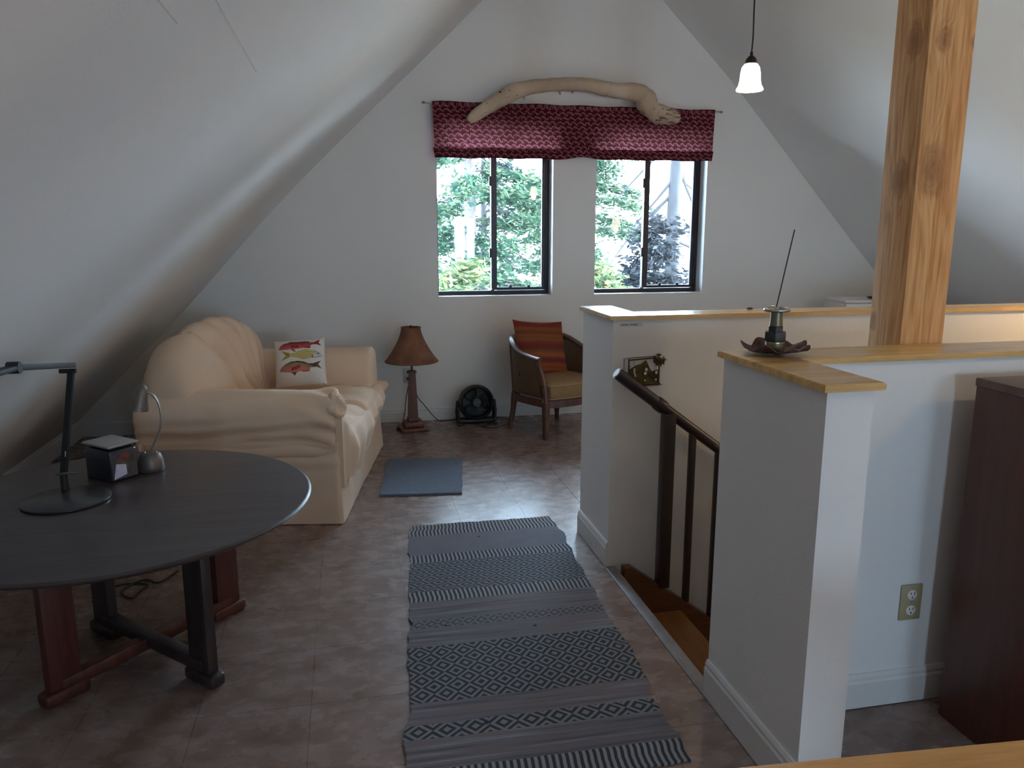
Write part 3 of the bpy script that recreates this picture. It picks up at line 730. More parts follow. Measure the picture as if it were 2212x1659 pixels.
# loose throw hanging over the front with a swooping hem
def throw_fn(s, t):
    u = 0.012 + 1.513 * s
    hem = 0.20 + 0.23 * s ** 1.6 + 0.012 * sin(s * 30)
    top = 0.50 if 0.15 < s < 0.83 else 0.54
    top = 0.462 + 0.02 * sin(s * 9) + 0.10 * (1 - sstep(0.03, 0.15, s))
    z = top + (hem - top) * t
    v = -0.030 - 0.022 * sin(pi * min(1, t * 1.1)) - 0.014 * (1 + sin(s * 46 + 2.2 * sin(s * 9) + t * 2.0)) * t ** 0.7 - 0.012 * fbm((u * 4, z * 3, 2)) - 0.012 * (1 - abs(2 * t - 1))
    if t < 0.12: v += 0.03 * (1 - t / 0.12)
    e = sstep(0.0, 0.10, s); v = v * e + (-0.022) * (1 - e)
    return Vector((u, v, z))
vs_, fs = [], []
nu, nv = 140, 22
for off in (0, 0.035):
    for j in range(nv + 1):
        for i in range(nu + 1): p = throw_fn(i / nu, j / nv); vs_.append((p.x, p.y + off, p.z))
n0 = (nu + 1) * (nv + 1)
for j in range(nv):
    for i in range(nu):
        a = j * (nu + 1) + i; fs.append((a, a + 1, a + nu + 2, a + nu + 1)); fs.append((n0 + a, n0 + a + nu + 1, n0 + a + nu + 2, n0 + a + 1))
for i in range(nu):
    a = nv * (nu + 1) + i; fs.append((a, a + 1, n0 + a + 1, n0 + a))
for j in range(nv):
    for a in (j * (nu + 1), j * (nu + 1) + nu): fs.append((a, a + nu + 1, n0 + a + nu + 1, n0 + a))
pyobj('throw_front', vs_, fs, COVER, sofa, 80)
# gathered knot of cloth at the near arm's front
def gather(s, t):
    th = s * 2 * pi; ph = t * pi
    r = 0.052 + 0.016 * (1 - abs(sin(2.5 * th + 3 * t))) + 0.014 * fbm((cos(th) * 1.5, sin(th) * 1.5, t * 3))
    return Vector((0.055 + 1.1 * r * sin(ph) * cos(th), -0.005 - 0.75 * r * cos(ph) + 0.02, 0.600 + 1.35 * r * sin(ph) * sin(th)))
blob('gathered_fold', gather, 48, 24, sofa, True)
# ------------------------------------------------------------------ cushions
def puff(u, v, p=2.6): return (max(0.0, 1 - abs(2 * u - 1) ** p) * max(0.0, 1 - abs(2 * v - 1) ** p)) ** 0.5
def pillow_mesh(name, O, AX, AY, AN, w, h, T, mat, parent=None, n=60, pinch=0.03, colfn=None):
    """AX right, AY up, AN out of the printed face; O centre"""
    vs_, fs, uvs, cols = [], [], [], []
    def pos(u, v, side):
        x = (u - 0.5) * w; y = (v - 0.5) * h
        cx, cy = 2 * u - 1, 2 * v - 1
        x *= 1 - pinch * (1 - cy * cy) * abs(cx); y *= 1 - pinch * (1 - cx * cx) * abs(cy)
        d = T * puff(u, v) * side * (1 + 0.10 * fbm((u * 3, v * 3, side * 2 + w * 9)))
        return O + AX * x + AY * y + AN * d
    for side in (1, -1):
        for j in range(n + 1):
            for i in range(n + 1):
                u, v = i / n, j / n; vs_.append(pos(u, v, side)); uvs.append((u, v)); cols.append(colfn(u, v) if (colfn and side == 1) else (0.72, 0.70, 0.66))
    m = (n + 1) ** 2
    for j in range(n):
        for i in range(n):
            a = j * (n + 1) + i; fs.append((a, a + 1, a + n + 2, a + n + 1)); fs.append((m + a, m + a + n + 1, m + a + n + 2, m + a + 1))
    o = pyobj(name, vs_, fs, mat, parent, 80); me = o.data
    lay = me.uv_layers.new(name='UVMap')
    for lp in me.loops: lay.data[lp.index].uv = uvs[lp.vertex_index]
    if colfn:
        ca = me.color_attributes.new('print', 'FLOAT_COLOR', 'POINT')
        for i, c in enumerate(cols): ca.data[i].color = (*c, 1)
    return o
def inpoly(x, y, P):
    c = False; n = len(P); j = n - 1
    for i in range(n):
        xi, yi = P[i]; xj, yj = P[j]
        if (yi > y) != (yj > y) and x < (xj - xi) * (y - yi) / (yj - yi) + xi: c = not c
        j = i
    return c
# fish outlines in cushion units (0..1, y up)
F1 = [(0.11, 0.80), (0.16, 0.875), (0.22, 0.915), (0.30, 0.935), (0.33, 0.955), (0.70, 0.945), (0.72, 0.915), (0.80, 0.905), (0.92, 0.965), (0.90, 0.89), (0.955, 0.815), (0.85, 0.86), (0.76, 0.85), (0.74, 0.775), (0.62, 0.795), (0.42, 0.775), (0.47, 0.715), (0.43, 0.725), (0.36, 0.78), (0.24, 0.78), (0.12, 0.775)]
F2 = [(0.97, 0.60), (0.93, 0.665), (0.84, 0.715), (0.74, 0.735), (0.66, 0.765), (0.52, 0.735), (0.44, 0.695), (0.36, 0.685), (0.17, 0.755), (0.26, 0.64), (0.15, 0.535), (0.36, 0.615), (0.48, 0.585), (0.60, 0.535), (0.72, 0.555), (0.84, 0.555), (0.96, 0.575)]
F3 = [(0.11, 0.33), (0.16, 0.405), (0.25, 0.465), (0.37, 0.51), (0.50, 0.515), (0.60, 0.495), (0.70, 0.445), (0.78, 0.44), (0.94, 0.495), (0.885, 0.42), (0.945, 0.32), (0.85, 0.365), (0.74, 0.355), (0.70, 0.275), (0.58, 0.275), (0.54, 0.295), (0.46, 0.27), (0.42, 0.205), (0.36, 0.27), (0.24, 0.29), (0.13, 0.305)]
def fishcol(u, v):
    base = (0.74, 0.71, 0.66)
    t = fbm((u * 14, v * 14, 2.0)) * 0.25
    if inpoly(u, v, F1):
        if u > 0.80 or (0.30 < u < 0.74 and v > 0.915) or v < 0.775 or (u > 0.62 and v < 0.815): return (0.24, 0.022, 0.03)
        if 0.36 < u < 0.52 and abs(v - 0.84 + (u - 0.36) * 0.05) < 0.022: return (0.22, 0.025, 0.02)
        k = sstep(0.78, 0.93, v + t * 0.1); return (0.60 - 0.30 * k + t * 0.2, 0.12 - 0.08 * k, 0.10 - 0.06 * k)
    if inpoly(u, v, F2):
        if math.hypot(u - 0.895, v - 0.645) < 0.016: return (0.03, 0.03, 0.03)
        if u > 0.80: return (0.50 + t, 0.50 + t, 0.48 + t)
        if u < 0.34: return (0.33 + t * 0.3, 0.30 + t * 0.3, 0.05)
        if 0.77 < u < 0.80 and 0.57 < v < 0.62: return (0.18, 0.16, 0.06)
        st_ = 0.5 + 0.5 * sin(v * 130 + u * 12); return (0.52 + 0.10 * st_, 0.44 + 0.10 * st_, 0.14 + 0.08 * st_)
    if inpoly(u, v, F3):
        if u > 0.845: return (0.14, 0.055, 0.06)
        if v < 0.275 and u < 0.5: return (0.09, 0.05, 0.05)
        if v < 0.30 and u > 0.55: return (0.26, 0.04, 0.03)
        if 0.36 < u < 0.54 and abs((v - 0.36) - (u - 0.42) * 0.35) < 0.035: return (0.33, 0.05, 0.03)
        top = 0.515 - 1.05 * (u - 0.44) ** 2
        k = sstep(0.28, top + 0.005, v)
        if k > 0.93: return (0.08, 0.06, 0.035)
        return (0.60 - 0.34 * k + t * 0.2, 0.21 - 0.02 * k + t * 0.1, 0.15 - 0.06 * k)
    return base
def mat_attr():
    m, nt, b = newmat('printed_cotton'); b.inputs['Roughness'].default_value = 0.85
    a = N(nt, 'ShaderNodeAttribute', attribute_name='print'); L(nt, a.outputs['Color'], b.inputs['Base Color'])
    tc = N(nt, 'ShaderNodeTexCoord'); nz = N(nt, 'ShaderNodeTexNoise', i_Scale=500.0); L(nt, tc.outputs['Object'], nz.inputs['Vector'])
    bp = N(nt, 'ShaderNodeBump', i_Strength=0.2, i_Distance=0.001); L(nt, nz.outputs['Fac'], bp.inputs['Height']); L(nt, bp.outputs[0], b.inputs['Normal']); return m
def quad_axes(px, plane_p, plane_n, push=0.0):
    TLp, TRp, BRp, BLp = [on_plane(x, y, plane_p, plane_n) for x, y in px]
    O = (TLp + TRp + BRp + BLp) / 4
    ax = ((TRp - TLp) + (BRp - BLp)).normalized(); ay = ((TLp - BLp) + (TRp - BRp)); ay = (ay - ax * ay.dot(ax)).normalized()
    w = ((TRp - TLp).length + (BRp - BLp).length) / 2; h = ((TLp - BLp).length + (TRp - BRp).length) / 2
    an = ax.cross(ay); return O, ax, ay, an, w, h
pn = SU * 0.955 - Vector((0, 0, 1)) * 0.297
O, ax, ay, an, w_, h_ = quad_axes([(586, 738), (694, 733), (712, 826), (604, 838)], SA + SU * 1.085 + Vector((0, 0, 0.62)), pn)
pil = pillow_mesh('fish_pillow', Vector((0, 0, 0)), ax, ay, an, w_ * 1.02, h_ * 1.02, 0.062, mat_attr(), None, 150, 0.035, fishcol); pil.location = O
tag(pil, 'white throw pillow printed with three fish on the sofa', 'pillow')

# ------------------------------------------------------------------ round table
TC = Vector((-0.80, 2.735, 0)); TZ = 0.60
DARKTOP = wood('table_top', (0.030, 0.021, 0.022), (0.058, 0.044, 0.045), 'X', 4.0, 0.38, coat=0.15)
REDWOOD = wood('table_leg_wood', (0.055, 0.016, 0.012), (0.12, 0.035, 0.024), 'Z', 5.0, 0.45)
DKWOOD = wood('table_dark_wood', (0.022, 0.015, 0.016), (0.045, 0.032, 0.032), 'Z', 5.0, 0.45)
tb = thing('round_table', TC, 'round dark wooden table on a crossed trestle base', 'table')
pr_ = [(0.0, TZ - 0.024), (0.61, TZ - 0.024), (0.628, TZ - 0.020), (0.640, TZ - 0.012), (0.642, TZ - 0.006), (0.637, TZ - 0.001), (0.630, TZ), (0.0, TZ)]
latheo('tabletop', pr_[1:-1], DARKTOP, tb, 128)
def trestle(p, q, mat, zoff, name):
    p, q = Vector((*p, 0)) - TC, Vector((*q, 0)) - TC; d = (q - p); ln = d.length; ang = atan2(d.y, d.x)
    M = Matrix.Translation((p + q) / 2) @ Matrix.Rotation(ang, 4, 'Z')
    boxo(name, -ln / 2 + 0.06, ln / 2 - 0.06, -0.022, 0.022, 0.030 + zoff, 0.075 + zoff, mat, tb, 0.004, 2, M)
    for s in (-1, 1):
        x = s * (ln / 2 - 0.075)
        boxo('foot', x - 0.075, x + 0.075, -0.03, 0.03, 0.0, 0.045, mat, tb, 0.012, 3, M)
        boxo('leg', x - 0.052, x + 0.052, -0.019, 0.019, 0.045, TZ - 0.055, mat, tb, 0.004, 2, M)
    boxo('top_bearer', -ln / 2 + 0.0, ln / 2 - 0.0, -0.02, 0.02, TZ - 0.055, TZ - 0.0245, mat, tb, 0.004, 2, M)
trestle((-1.01, 2.50), (-0.475, 3.10), REDWOOD, 0.0, 'stretcher')
trestle((-1.00, 3.03), (-0.475, 2.51), DKWOOD, 0.012, 'stretcher')

# cord on the floor under the table
CORD = simple('black_cord', (0.012, 0.011, 0.011), 0.5)
pts = [on_z(x, y, 0.006) for x, y in ((385, 1232), (345, 1258), (315, 1252), (285, 1262), (262, 1280), (285, 1292), (305, 1275), (318, 1262), (250, 1265), (200, 1300))]
pc = tubeo('power_cord', [p + Vector((0, 0, 0.0)) for p in spline(pts, 6)], 0.004, CORD, None, 6)
tag(pc, 'thin black cord lying looped on the floor beneath the round table', 'cord')

# ------------------------------------------------------------------ things on the table
CHROME = simple('brushed_nickel', (0.42, 0.40, 0.37), 0.33, 1.0, 0.1)
NICK = simple('dull_nickel', (0.15, 0.13, 0.115), 0.45, 0.5, 0.1)
LAMPD = simple('lamp_dark_metal', (0.022, 0.023, 0.024), 0.6, 0.0, 0.1, spec=0.3)
LAMPB = simple('lamp_base_metal', (0.075, 0.075, 0.08), 0.28, 0.5, 0.1)
ld = thing('desk_lamp', (-0.965, 2.775, TZ), 'dark swing-arm desk lamp with flat round base on the table', 'lamp')
latheo('base', [(0.132, 0.0), (0.137, 0.003), (0.137, 0.008), (0.133, 0.011), (0.02, 0.011)], LAMPB, ld, 64)
def W2L(p, o): return tuple(Vector(p) - o.location)
pf = Vector((-1.000, 2.872, TZ + 0.012)); pt_ = Vector((-0.962, 2.945, 1.018)); pj = Vector((-0.915, 2.36, 1.128)); ph_ = Vector((-0.93, 2.10, 1.135)); pe = Vector((-0.94, 1.90, 1.06))
def bar(nm, p, q, w, d, mat, par, bev=0.002):
    p, q = Vector(W2L(p, par)), Vector(W2L(q, par)); dz = (q - p); M = Matrix.Translation((p + q) / 2) @ dz.to_track_quat('Z', 'Y').to_matrix().to_4x4()
    return boxo(nm, -w, w, -d, d, -dz.length / 2, dz.length / 2, mat, par, bev, 2, M)
tubeo('hinge', [W2L(pf + Vector((0, 0, -0.001)), ld), W2L(pf + Vector((0.0, 0, 0.055)), ld)], [0.013, 0.011], LAMPD, ld, 14)
bar('clip', pf + Vector((-0.022, -0.01, 0.058)), pf + Vector((0.052, -0.01, 0.060)), 0.004, 0.004, NICK, ld)
lo = bar('lower_arm', pf + Vector((0, 0, 0.05)), pt_, 0.0125, 0.006, LAMPD, ld)
k_ = pf + (pt_ - pf) * 0.30
bar('sticker', k_ + Vector((-0.001, -0.0085, -0.012)), k_ + Vector((0.001, -0.0085, 0.012)), 0.009, 0.0012, simple('white_sticker', (0.62, 0.62, 0.60), 0.6), ld, 0.0005)
tubeo('elbow', [W2L(pt_ + Vector((-0.038, 0, 0.0)), ld), W2L(pt_ + Vector((0.016, 0, 0.0)), ld)], 0.008, LAMPD, ld, 12)
bar('upper_arm', pt_ + Vector((0.002, 0.015, 0.018)), pj, 0.011, 0.009, LAMPD, ld)
tubeo('joint', [W2L(pj + Vector((-0.016, 0, 0.0)), ld), W2L(pj + Vector((0.016, 0, 0.0)), ld)], 0.017, LAMPD, ld, 16)
bar('light_head', pj, ph_, 0.016, 0.007, LAMPD, ld); bar('light_strip', ph_, pe, 0.02, 0.006, LAMPD, ld)

sl_o = thing('gooseneck_lamp', (-0.766, 3.085, TZ), 'small nickel gooseneck lamp with cone shade on the table', 'lamp')
latheo('base', [(0.044, 0.0), (0.047, 0.004), (0.0475, 0.018), (0.044, 0.045), (0.036, 0.066), (0.030, 0.071), (0.0, 0.072)][:-1], NICK, sl_o, 40)
ys_ = 3.085
gp = [Vector(on_y(x, y, ys_)) for x, y in ((322, 972), (327, 963), (338, 945), (346, 922), (348, 898), (343, 874), (333, 856), (320, 848), (312, 850))]
gp[0] = Vector((sl_o.location.x, ys_, TZ + 0.068)); gp[1] = Vector((gp[1].x, ys_, TZ + 0.085))
tubeo('gooseneck', [W2L(p, sl_o) for p in spline(gp, 5)], 0.0042, CHROME, sl_o, 10)
for xx in (-0.018, 0.024): latheo('switch_stud', [(0.005, 0), (0.005, 0.006), (0.003, 0.009)], CHROME, sl_o, 12, (xx, -0.005, 0.0665))
tip = on_y(311, 812, ys_); mouth = on_y(299, 885, ys_); axis = (mouth - tip); lenx = axis.length
MQ = Matrix.Translation(Vector(W2L(tip, sl_o))) @ axis.to_track_quat('Z', 'Y').to_matrix().to_4x4()
f_ = lenx
latheo('shade', [(0.0015, 0), (0.004, 0.25 * f_), (0.014, 0.30 * f_), (0.020, 0.38 * f_), (0.030, 0.75 * f_), (0.036, 1.0 * f_), (0.0345, 1.0 * f_), (0.028, 0.75 * f_), (0.018, 0.40 * f_), (0.003, 0.33 * f_)], NICK, sl_o, 36, M=MQ)
latheo('bulb', [(0.010, 0.55 * f_), (0.017, 0.66 * f_), (0.022, 0.80 * f_), (0.018, 0.92 * f_), (0.006, 0.97 * f_)], simple('frosted_bulb', (0.42, 0.50, 0.47), 0.5), sl_o, 24, M=MQ)

# cube-shaped box with clear front and loose lid
cbp = [on_z(x, y, TZ) for x, y in ((171, 1026), (242, 1044), (272, 1029))]
e1 = (cbp[0] - cbp[1]); e1.z = 0; e1l = 0.150; e1 = e1.normalized(); e2 = Vector((0, 0, 1)).cross(e1); e2 = -e2 if e2.dot(cbp[2] - cbp[1]) < 0 else e2
cb = thing('cube_box', cbp[1] + e1 * e1l / 2 + e2 * 0.055, 'dark cube box with glossy front and grey lid on the table', 'box')
MB_ = Matrix(((e1.x, e2.x, 0, 0), (e1.y, e2.y, 0, 0), (0, 0, 1, 0), (0, 0, 0, 1)))
BLK = simple('black_plastic', (0.014, 0.016, 0.024), 0.3, 0, 0.2, coat=0.2)
boxo('body', -e1l / 2, e1l / 2, -0.055, 0.055, 0.0, 0.118, BLK, cb, 0.006, 3, MB_)
boxo('neck', -e1l / 2 + 0.012, e1l / 2 - 0.012, -0.045, 0.045, 0.118, 0.128, BLK, cb, 0.003, 2, MB_)
boxo('lid', -e1l / 2 - 0.006, e1l / 2 + 0.004, -0.061, 0.061, 0.128, 0.137, simple('lid_grey', (0.34, 0.335, 0.32), 0.35, 0.2), cb, 0.003, 2, MB_)
# glossy front face (end of the box towards +right) with a round clear lens and a pale photo
def cbp_(a, b, c): return MB_ @ Vector((a, b, c))
fx = -e1l / 2 - 0.0012
def disc(nm, r, y, z, mat, off, n=32):
    v = [cbp_(fx - off, y + r * 0.92 * cos(2 * pi * i / n), z + r * sin(2 * pi * i / n)) for i in range(n)] + [cbp_(fx - off + 0.003, y + r * 0.92 * cos(2 * pi * i / n), z + r * sin(2 * pi * i / n)) for i in range(n)]
    return pyobj(nm, v, [tuple(range(n)), tuple(range(2 * n - 1, n - 1, -1))] + [(i, n + i, n + (i + 1) % n, (i + 1) % n) for i in range(n)], mat, cb)
boxo('front_panel', fx, fx + 0.003, -0.050, 0.050, 0.006, 0.112, simple('gloss_front', (0.05, 0.055, 0.09), 0.06, 0, 0.1, coat=0.6), cb, 0.001, 1, MB_)
disc('lens', 0.043, 0.004, 0.062, simple('lens_glass', (0.10, 0.09, 0.085), 0.05, 0.3, 0.5, 30), 0.001)
v = [cbp_(fx - 0.0025, a, b) for a, b in ((-0.046, 0.010), (0.006, 0.020), (0.004, 0.058), (-0.034, 0.066))]
v += [cbp_(fx - 0.001, a, b) for a, b in ((-0.046, 0.010), (0.006, 0.020), (0.004, 0.058), (-0.034, 0.066))]
pyobj('photo_card', v, [(0, 1, 2, 3), (7, 6, 5, 4), (0, 4, 5, 1), (1, 5, 6, 2), (2, 6, 7, 3), (3, 7, 4, 0)], simple('pale_card', (0.55, 0.57, 0.72), 0.4, 0, 0.12, 60), cb)
v = [cbp_(fx - 0.0022, 0.0 + 0.022 * cos(a), 0.086 + 0.014 * sin(a)) for a in [2 * pi * i / 20 for i in range(20)]] + [cbp_(fx - 0.0008, 0.0 + 0.022 * cos(a), 0.086 + 0.014 * sin(a)) for a in [2 * pi * i / 20 for i in range(20)]]
pyobj('red_mark', v, [tuple(range(20)), tuple(range(39, 19, -1))] + [(i, 20 + i, 20 + (i + 1) % 20, (i + 1) % 20) for i in range(20)], simple('red_print', (0.17, 0.05, 0.045), 0.4, 0, 0.4, 80), cb)

# ------------------------------------------------------------------ lamp standing on the floor by the sofa
LX, LY = 0.445, 5.83
fl = thing('floor_lamp', (LX, LY, 0), 'turned wooden lamp with woven wicker shade standing on the floor', 'lamp', rz=0.12)
LW = wood('lamp_wood', (0.075, 0.022, 0.014), (0.16, 0.055, 0.032), 'Z', 6, 0.4)
boxo('base', -0.105, 0.105, -0.09, 0.09, 0.0, 0.03, LW, fl, 0.006); boxo('base_step', -0.075, 0.075, -0.065, 0.065, 0.030, 0.075, LW, fl, 0.012, 3)
bm = bmesh.new(); vv = box(bm, -0.036, 0.036, -0.036, 0.036, 0.075, 0.45, 0.0)
for v in bm.verts:
    if v.co.z > 0.3: v.co.x *= 0.66; v.co.y *= 0.66
bmesh.ops.bevel(bm, geom=list(bm.edges), offset=0.004, segments=2, affect='EDGES')
obj('column', bm, LW, fl, 40)
boxo('column_foot', -0.042, 0.042, -0.042, 0.042, 0.075, 0.10, LW, fl, 0.004); boxo('column_cap', -0.030, 0.030, -0.030, 0.030, 0.447, 0.462, LW, fl, 0.003)
for zz in (0.41, 0.455): tubeo('pull_knob', [(-0.02, -0.024, zz), (-0.045, -0.030, zz)], [0.006, 0.008], BLK, fl, 10)
tubeo('stem', [(0, 0, 0.46), (0, 0, 0.56)], 0.008, BLK, fl, 12)
def mat_wicker():
    m, nt, b = newmat('wicker'); b.inputs['Roughness'].default_value = 0.7
    tc = N(nt, 'ShaderNodeTexCoord'); sep = N(nt, 'ShaderNodeSeparateXYZ'); L(nt, tc.outputs['Object'], sep.inputs[0])
    ang = math_node(nt, 'ARCTAN2', sep.outputs[1], sep.outputs[0])
    a = math_node(nt, 'SINE', math_node(nt, 'MULTIPLY', ang, 60.0)); c = math_node(nt, 'SINE', math_node(nt, 'MULTIPLY', sep.outputs[2], 620.0))
    wv = math_node(nt, 'MULTIPLY', a, c)
    nz = N(nt, 'ShaderNodeTexNoise', i_Scale=14.0); L(nt, tc.outputs['Object'], nz.inputs['Vector'])
    f = math_node(nt, 'ADD', math_node(nt, 'MULTIPLY', wv, 0.22), nz.outputs['Fac'])
    r = ramp(nt, [(0.25, (0.15, 0.058, 0.03)), (0.75, (0.31, 0.135, 0.07))]); L(nt, f, r.inputs[0]); L(nt, r.outputs[0], b.inputs['Base Color'])
    bp = N(nt, 'ShaderNodeBump', i_Strength=0.6, i_Distance=0.003); L(nt, wv, bp.inputs['Height']); L(nt, bp.outputs[0], b.inputs['Normal']); return m
WICK = mat_wicker()
def shp(h): return 0.072 + (0.200 - 0.072) * (1 - h) ** 1.55
pr2 = [(shp(i / 14), 0.535 + 0.255 * i / 14) for i in range(15)]
sh = latheo('shade', pr2 + [(r - 0.004, z) for r, z in reversed(pr2)], WICK, fl, 48, closed=True)
for h, r in ((0.0, 0.004), (1.0, 0.0045)):
    v, f = tube_data([(shp(h) * cos(2 * pi * i / 48) * 0.995, shp(h) * sin(2 * pi * i / 48) * 0.995, 0.535 + 0.255 * h) for i in range(49)], r, 8, False); pyobj('shade_rim', v, f, WICK, sh, 60)
tubeo('harp', [(-0.07, 0, 0.782), (0, 0, 0.785), (0.07, 0, 0.782)], 0.003, BLK, fl, 6); latheo('finial', [(0.006, 0.785), (0.010, 0.792), (0.007, 0.803), (0.002, 0.808)], BLK, fl, 14)
tubeo('stem', [(0, 0, 0.55), (0, 0, 0.785)], 0.004, BLK, fl, 8)
latheo('bulb', [(0.014, 0.60), (0.020, 0.62), (0.030, 0.66), (0.028, 0.69), (0.012, 0.71)], simple('lamp_bulb', (0.6, 0.6, 0.58), 0.4), fl, 20)
RZ = Matrix.Rotation(-0.12, 3, 'Z')
def L_(p): return tuple(RZ @ (Vector(p) - Vector((LX, LY, 0))))
cpts = [(LX + 0.0, LY + 0.05, 0.02), (LX - 0.06, LY + 0.06, 0.006), (LX - 0.12, LY + 0.0, 0.006), (LX - 0.115, LY + 0.08, 0.006), (LX - 0.07, LY + 0.18, 0.012), (LX - 0.045, 6.085, 0.08), (LX - 0.03, 6.093, 0.20), (LX - 0.008, 6.10, 0.30), (LX - 0.005, 6.105, 0.345)]
tubeo('cord', [L_(p) for p in spline(cpts, 6)], 0.0035, CORD, fl, 6)
# outlet behind it
def outlet(name, loc, rz, label, platemat, facemat):
    t = thing(name, loc, label, 'outlet', rz=rz)
    boxo('plate', -0.038, 0.038, -0.007, -0.0005, -0.06, 0.06, platemat, t, 0.003)
    for zz in (0.026, -0.026):
        f = latheo('receptacle', [(0.0165, 0.0), (0.0165, 0.0022), (0.015, 0.003)], facemat, t, 28, M=Matrix.Translation((0, -0.007, zz)) @ Matrix.Rotation(pi / 2, 4, 'X'))
        for xx in (-0.0065, 0.0065): boxo('slot', xx - 0.0012, xx + 0.0012, -0.0106, -0.0098, zz + 0.002, zz + 0.010, BLK, f, 0)
        latheo('ground_hole', [(0.0026, 0.0), (0.0026, 0.0008)], BLK, f, 14, M=Matrix.Translation((0, -0.0098, zz - 0.008)) @ Matrix.Rotation(pi / 2, 4, 'X'))
    latheo('screw', [(0.003, 0), (0.002, 0.0012)], ALU, t, 10, M=Matrix.Translation((0, -0.007, 0)) @ Matrix.Rotation(pi / 2, 4, 'X'))
    return t
IVORY = simple('ivory_plate', (0.38, 0.33, 0.20), 0.4, 0, 0.05); OWHITE = simple('outlet_white', (0.72, 0.71, 0.66), 0.35)
outlet('wall_outlet', (1.705, 1.985, 0.345), 0, 'ivory wall outlet with white sockets on the near half wall', IVORY, OWHITE)
outlet('wall_outlet', (0.437, YB, 0.375), 0, 'pale wall outlet on the window wall behind the wicker lamp', simple('pale_plate', (0.60, 0.59, 0.56), 0.4), OWHITE)
pl_ = thing('plug', (0.437, YB, 0.349), 'dark plug in the outlet behind the wicker lamp', 'plug')
boxo('body', -0.012, 0.012, -0.034, -0.0115, -0.013, 0.013, BLK, pl_, 0.004)

# ------------------------------------------------------------------ floor fan
FX, FY, FZ = 0.953, 5.955, 0.168
fan = thing('floor_fan', (FX, FY, 0), 'small black round floor fan against the window wall', 'fan')
FB = simple('fan_black', (0.010, 0.011, 0.013), 0.38, 0, 0.1); FG = simple('fan_grey', (0.016, 0.019, 0.020), 0.45)
Rf = Matrix.Translation((0, 0, FZ)) @ Matrix.Rotation(radians(-8), 4, 'X') @ Matrix.Rotation(pi / 2, 4, 'X')   # local z -> towards room (-y)
latheo('housing', [(0.118, -0.05), (0.130, -0.055), (0.139, -0.02), (0.141, 0.03), (0.134, 0.052), (0.120, 0.058), (0.112, 0.050), (0.112, -0.04)], FB, fan, 48, closed=True, M=Rf)
latheo('back_plate', [(0.125, -0.052), (0.125, -0.046), (0.02, -0.046)], FB, fan, 40, M=Rf)
latheo('hub', [(0.034, 0.03), (0.036, 0.055), (0.033, 0.060), (0.0, 0.060)][:-1], FG, fan, 32, M=Rf)
boxo('nameplate', -0.026, 0.026, -0.004, 0.004, 0.0598, 0.0612, simple('nameplate_grey', (0.10, 0.095, 0.105), 0.4), fan, 0.0005, 1, Rf)
for r in (0.055, 0.074, 0.093):
    v, f = tube_data([Rf @ Vector((r * cos(2 * pi * i / 40), r * sin(2 * pi * i / 40), 0.052)) for i in range(41)], 0.0016, 6, False); pyobj('grille_ring', v, f, FB, fan, 60)
for k in range(28):
    a = 2 * pi * k / 28
    tubeo('grille_spoke', [Rf @ Vector((0.034 * cos(a), 0.034 * sin(a), 0.053)), Rf @ Vector((0.078 * cos(a + 0.16), 0.078 * sin(a + 0.16), 0.054)), Rf @ Vector((0.115 * cos(a + 0.34), 0.115 * sin(a + 0.34), 0.051))], 0.0017, FB, fan, 5)
for k in range(3):
    a0 = 2 * pi * k / 3
    vs_, fs = [], []
    for j in range(8):
        r = 0.03 + 0.072 * j / 7; wd_ = 0.35 + 0.35 * sin(j / 7 * pi * 0.8)
        for i in range(6):
            a = a0 + (i / 5 - 0.5) * 2 * wd_; vs_.append(Rf @ Vector((r * cos(a), r * sin(a), 0.005 + 0.03 * (i / 5 - 0.5))))
    for j in range(7):
        for i in range(5): q = j * 6 + i; fs.append((q, q + 1, q + 7, q + 6))
    b_ = pyobj('blade', vs_, fs, FG, fan, 60); md = b_.modifiers.new('thickness', 'SOLIDIFY'); md.thickness = 0.003
for s in (-1, 1):
    tubeo('stand_arm', spline([(s * 0.146, 0, FZ + 0.01), (s * 0.150, 0, 0.11), (s * 0.146, 0, 0.03)], 6), [0.010] * 6 + [0.013] * 6 + [0.016], FB, fan, 10, (1, 1.5))
    latheo('pivot_knob', [(0.015, 0), (0.016, 0.010), (0.010, 0.014)], FB, fan, 18, M=Matrix.Translation((s * 0.143, 0, FZ + 0.004)) @ Matrix.Rotation(s * pi / 2, 4, 'Y'))
    boxo('foot', s * 0.138 - 0.020, s * 0.138 + 0.020, -0.085, 0.060, 0.0, 0.020, FB, fan, 0.008, 3)
boxo('stand_base', -0.150, 0.150, -0.045, 0.045, 0.004, 0.042, FB, fan, 0.012, 3)
fpts = [(FX + 0.05, FY - 0.04, 0.02), (FX + 0.10, FY - 0.10, 0.006)] + [tuple(on_z(x, y, 0.006)) for x, y in ((1040, 921), (1062, 924), (1088, 919), (1101, 912), (1098, 906), (1088, 902), (1070, 901))]
tubeo('cord', [W2L(p, fan) for p in spline(fpts, 6)], 0.0035, CORD, fan, 6)
lpts = [tuple(on_z(x, y, 0.005)) for x, y in ((985, 905), (965, 908), (950, 909))] + [tuple(on_y(x, y, 6.085)) for x, y in ((935, 897), (915, 873), (905, 862), (893, 838), (888, 828))]
ec = tubeo('extension_cord', spline(lpts, 6), 0.0035, CORD, None, 6); tag(ec, 'thin dark cord running from the fan up to the outlet by the wicker lamp', 'cord')

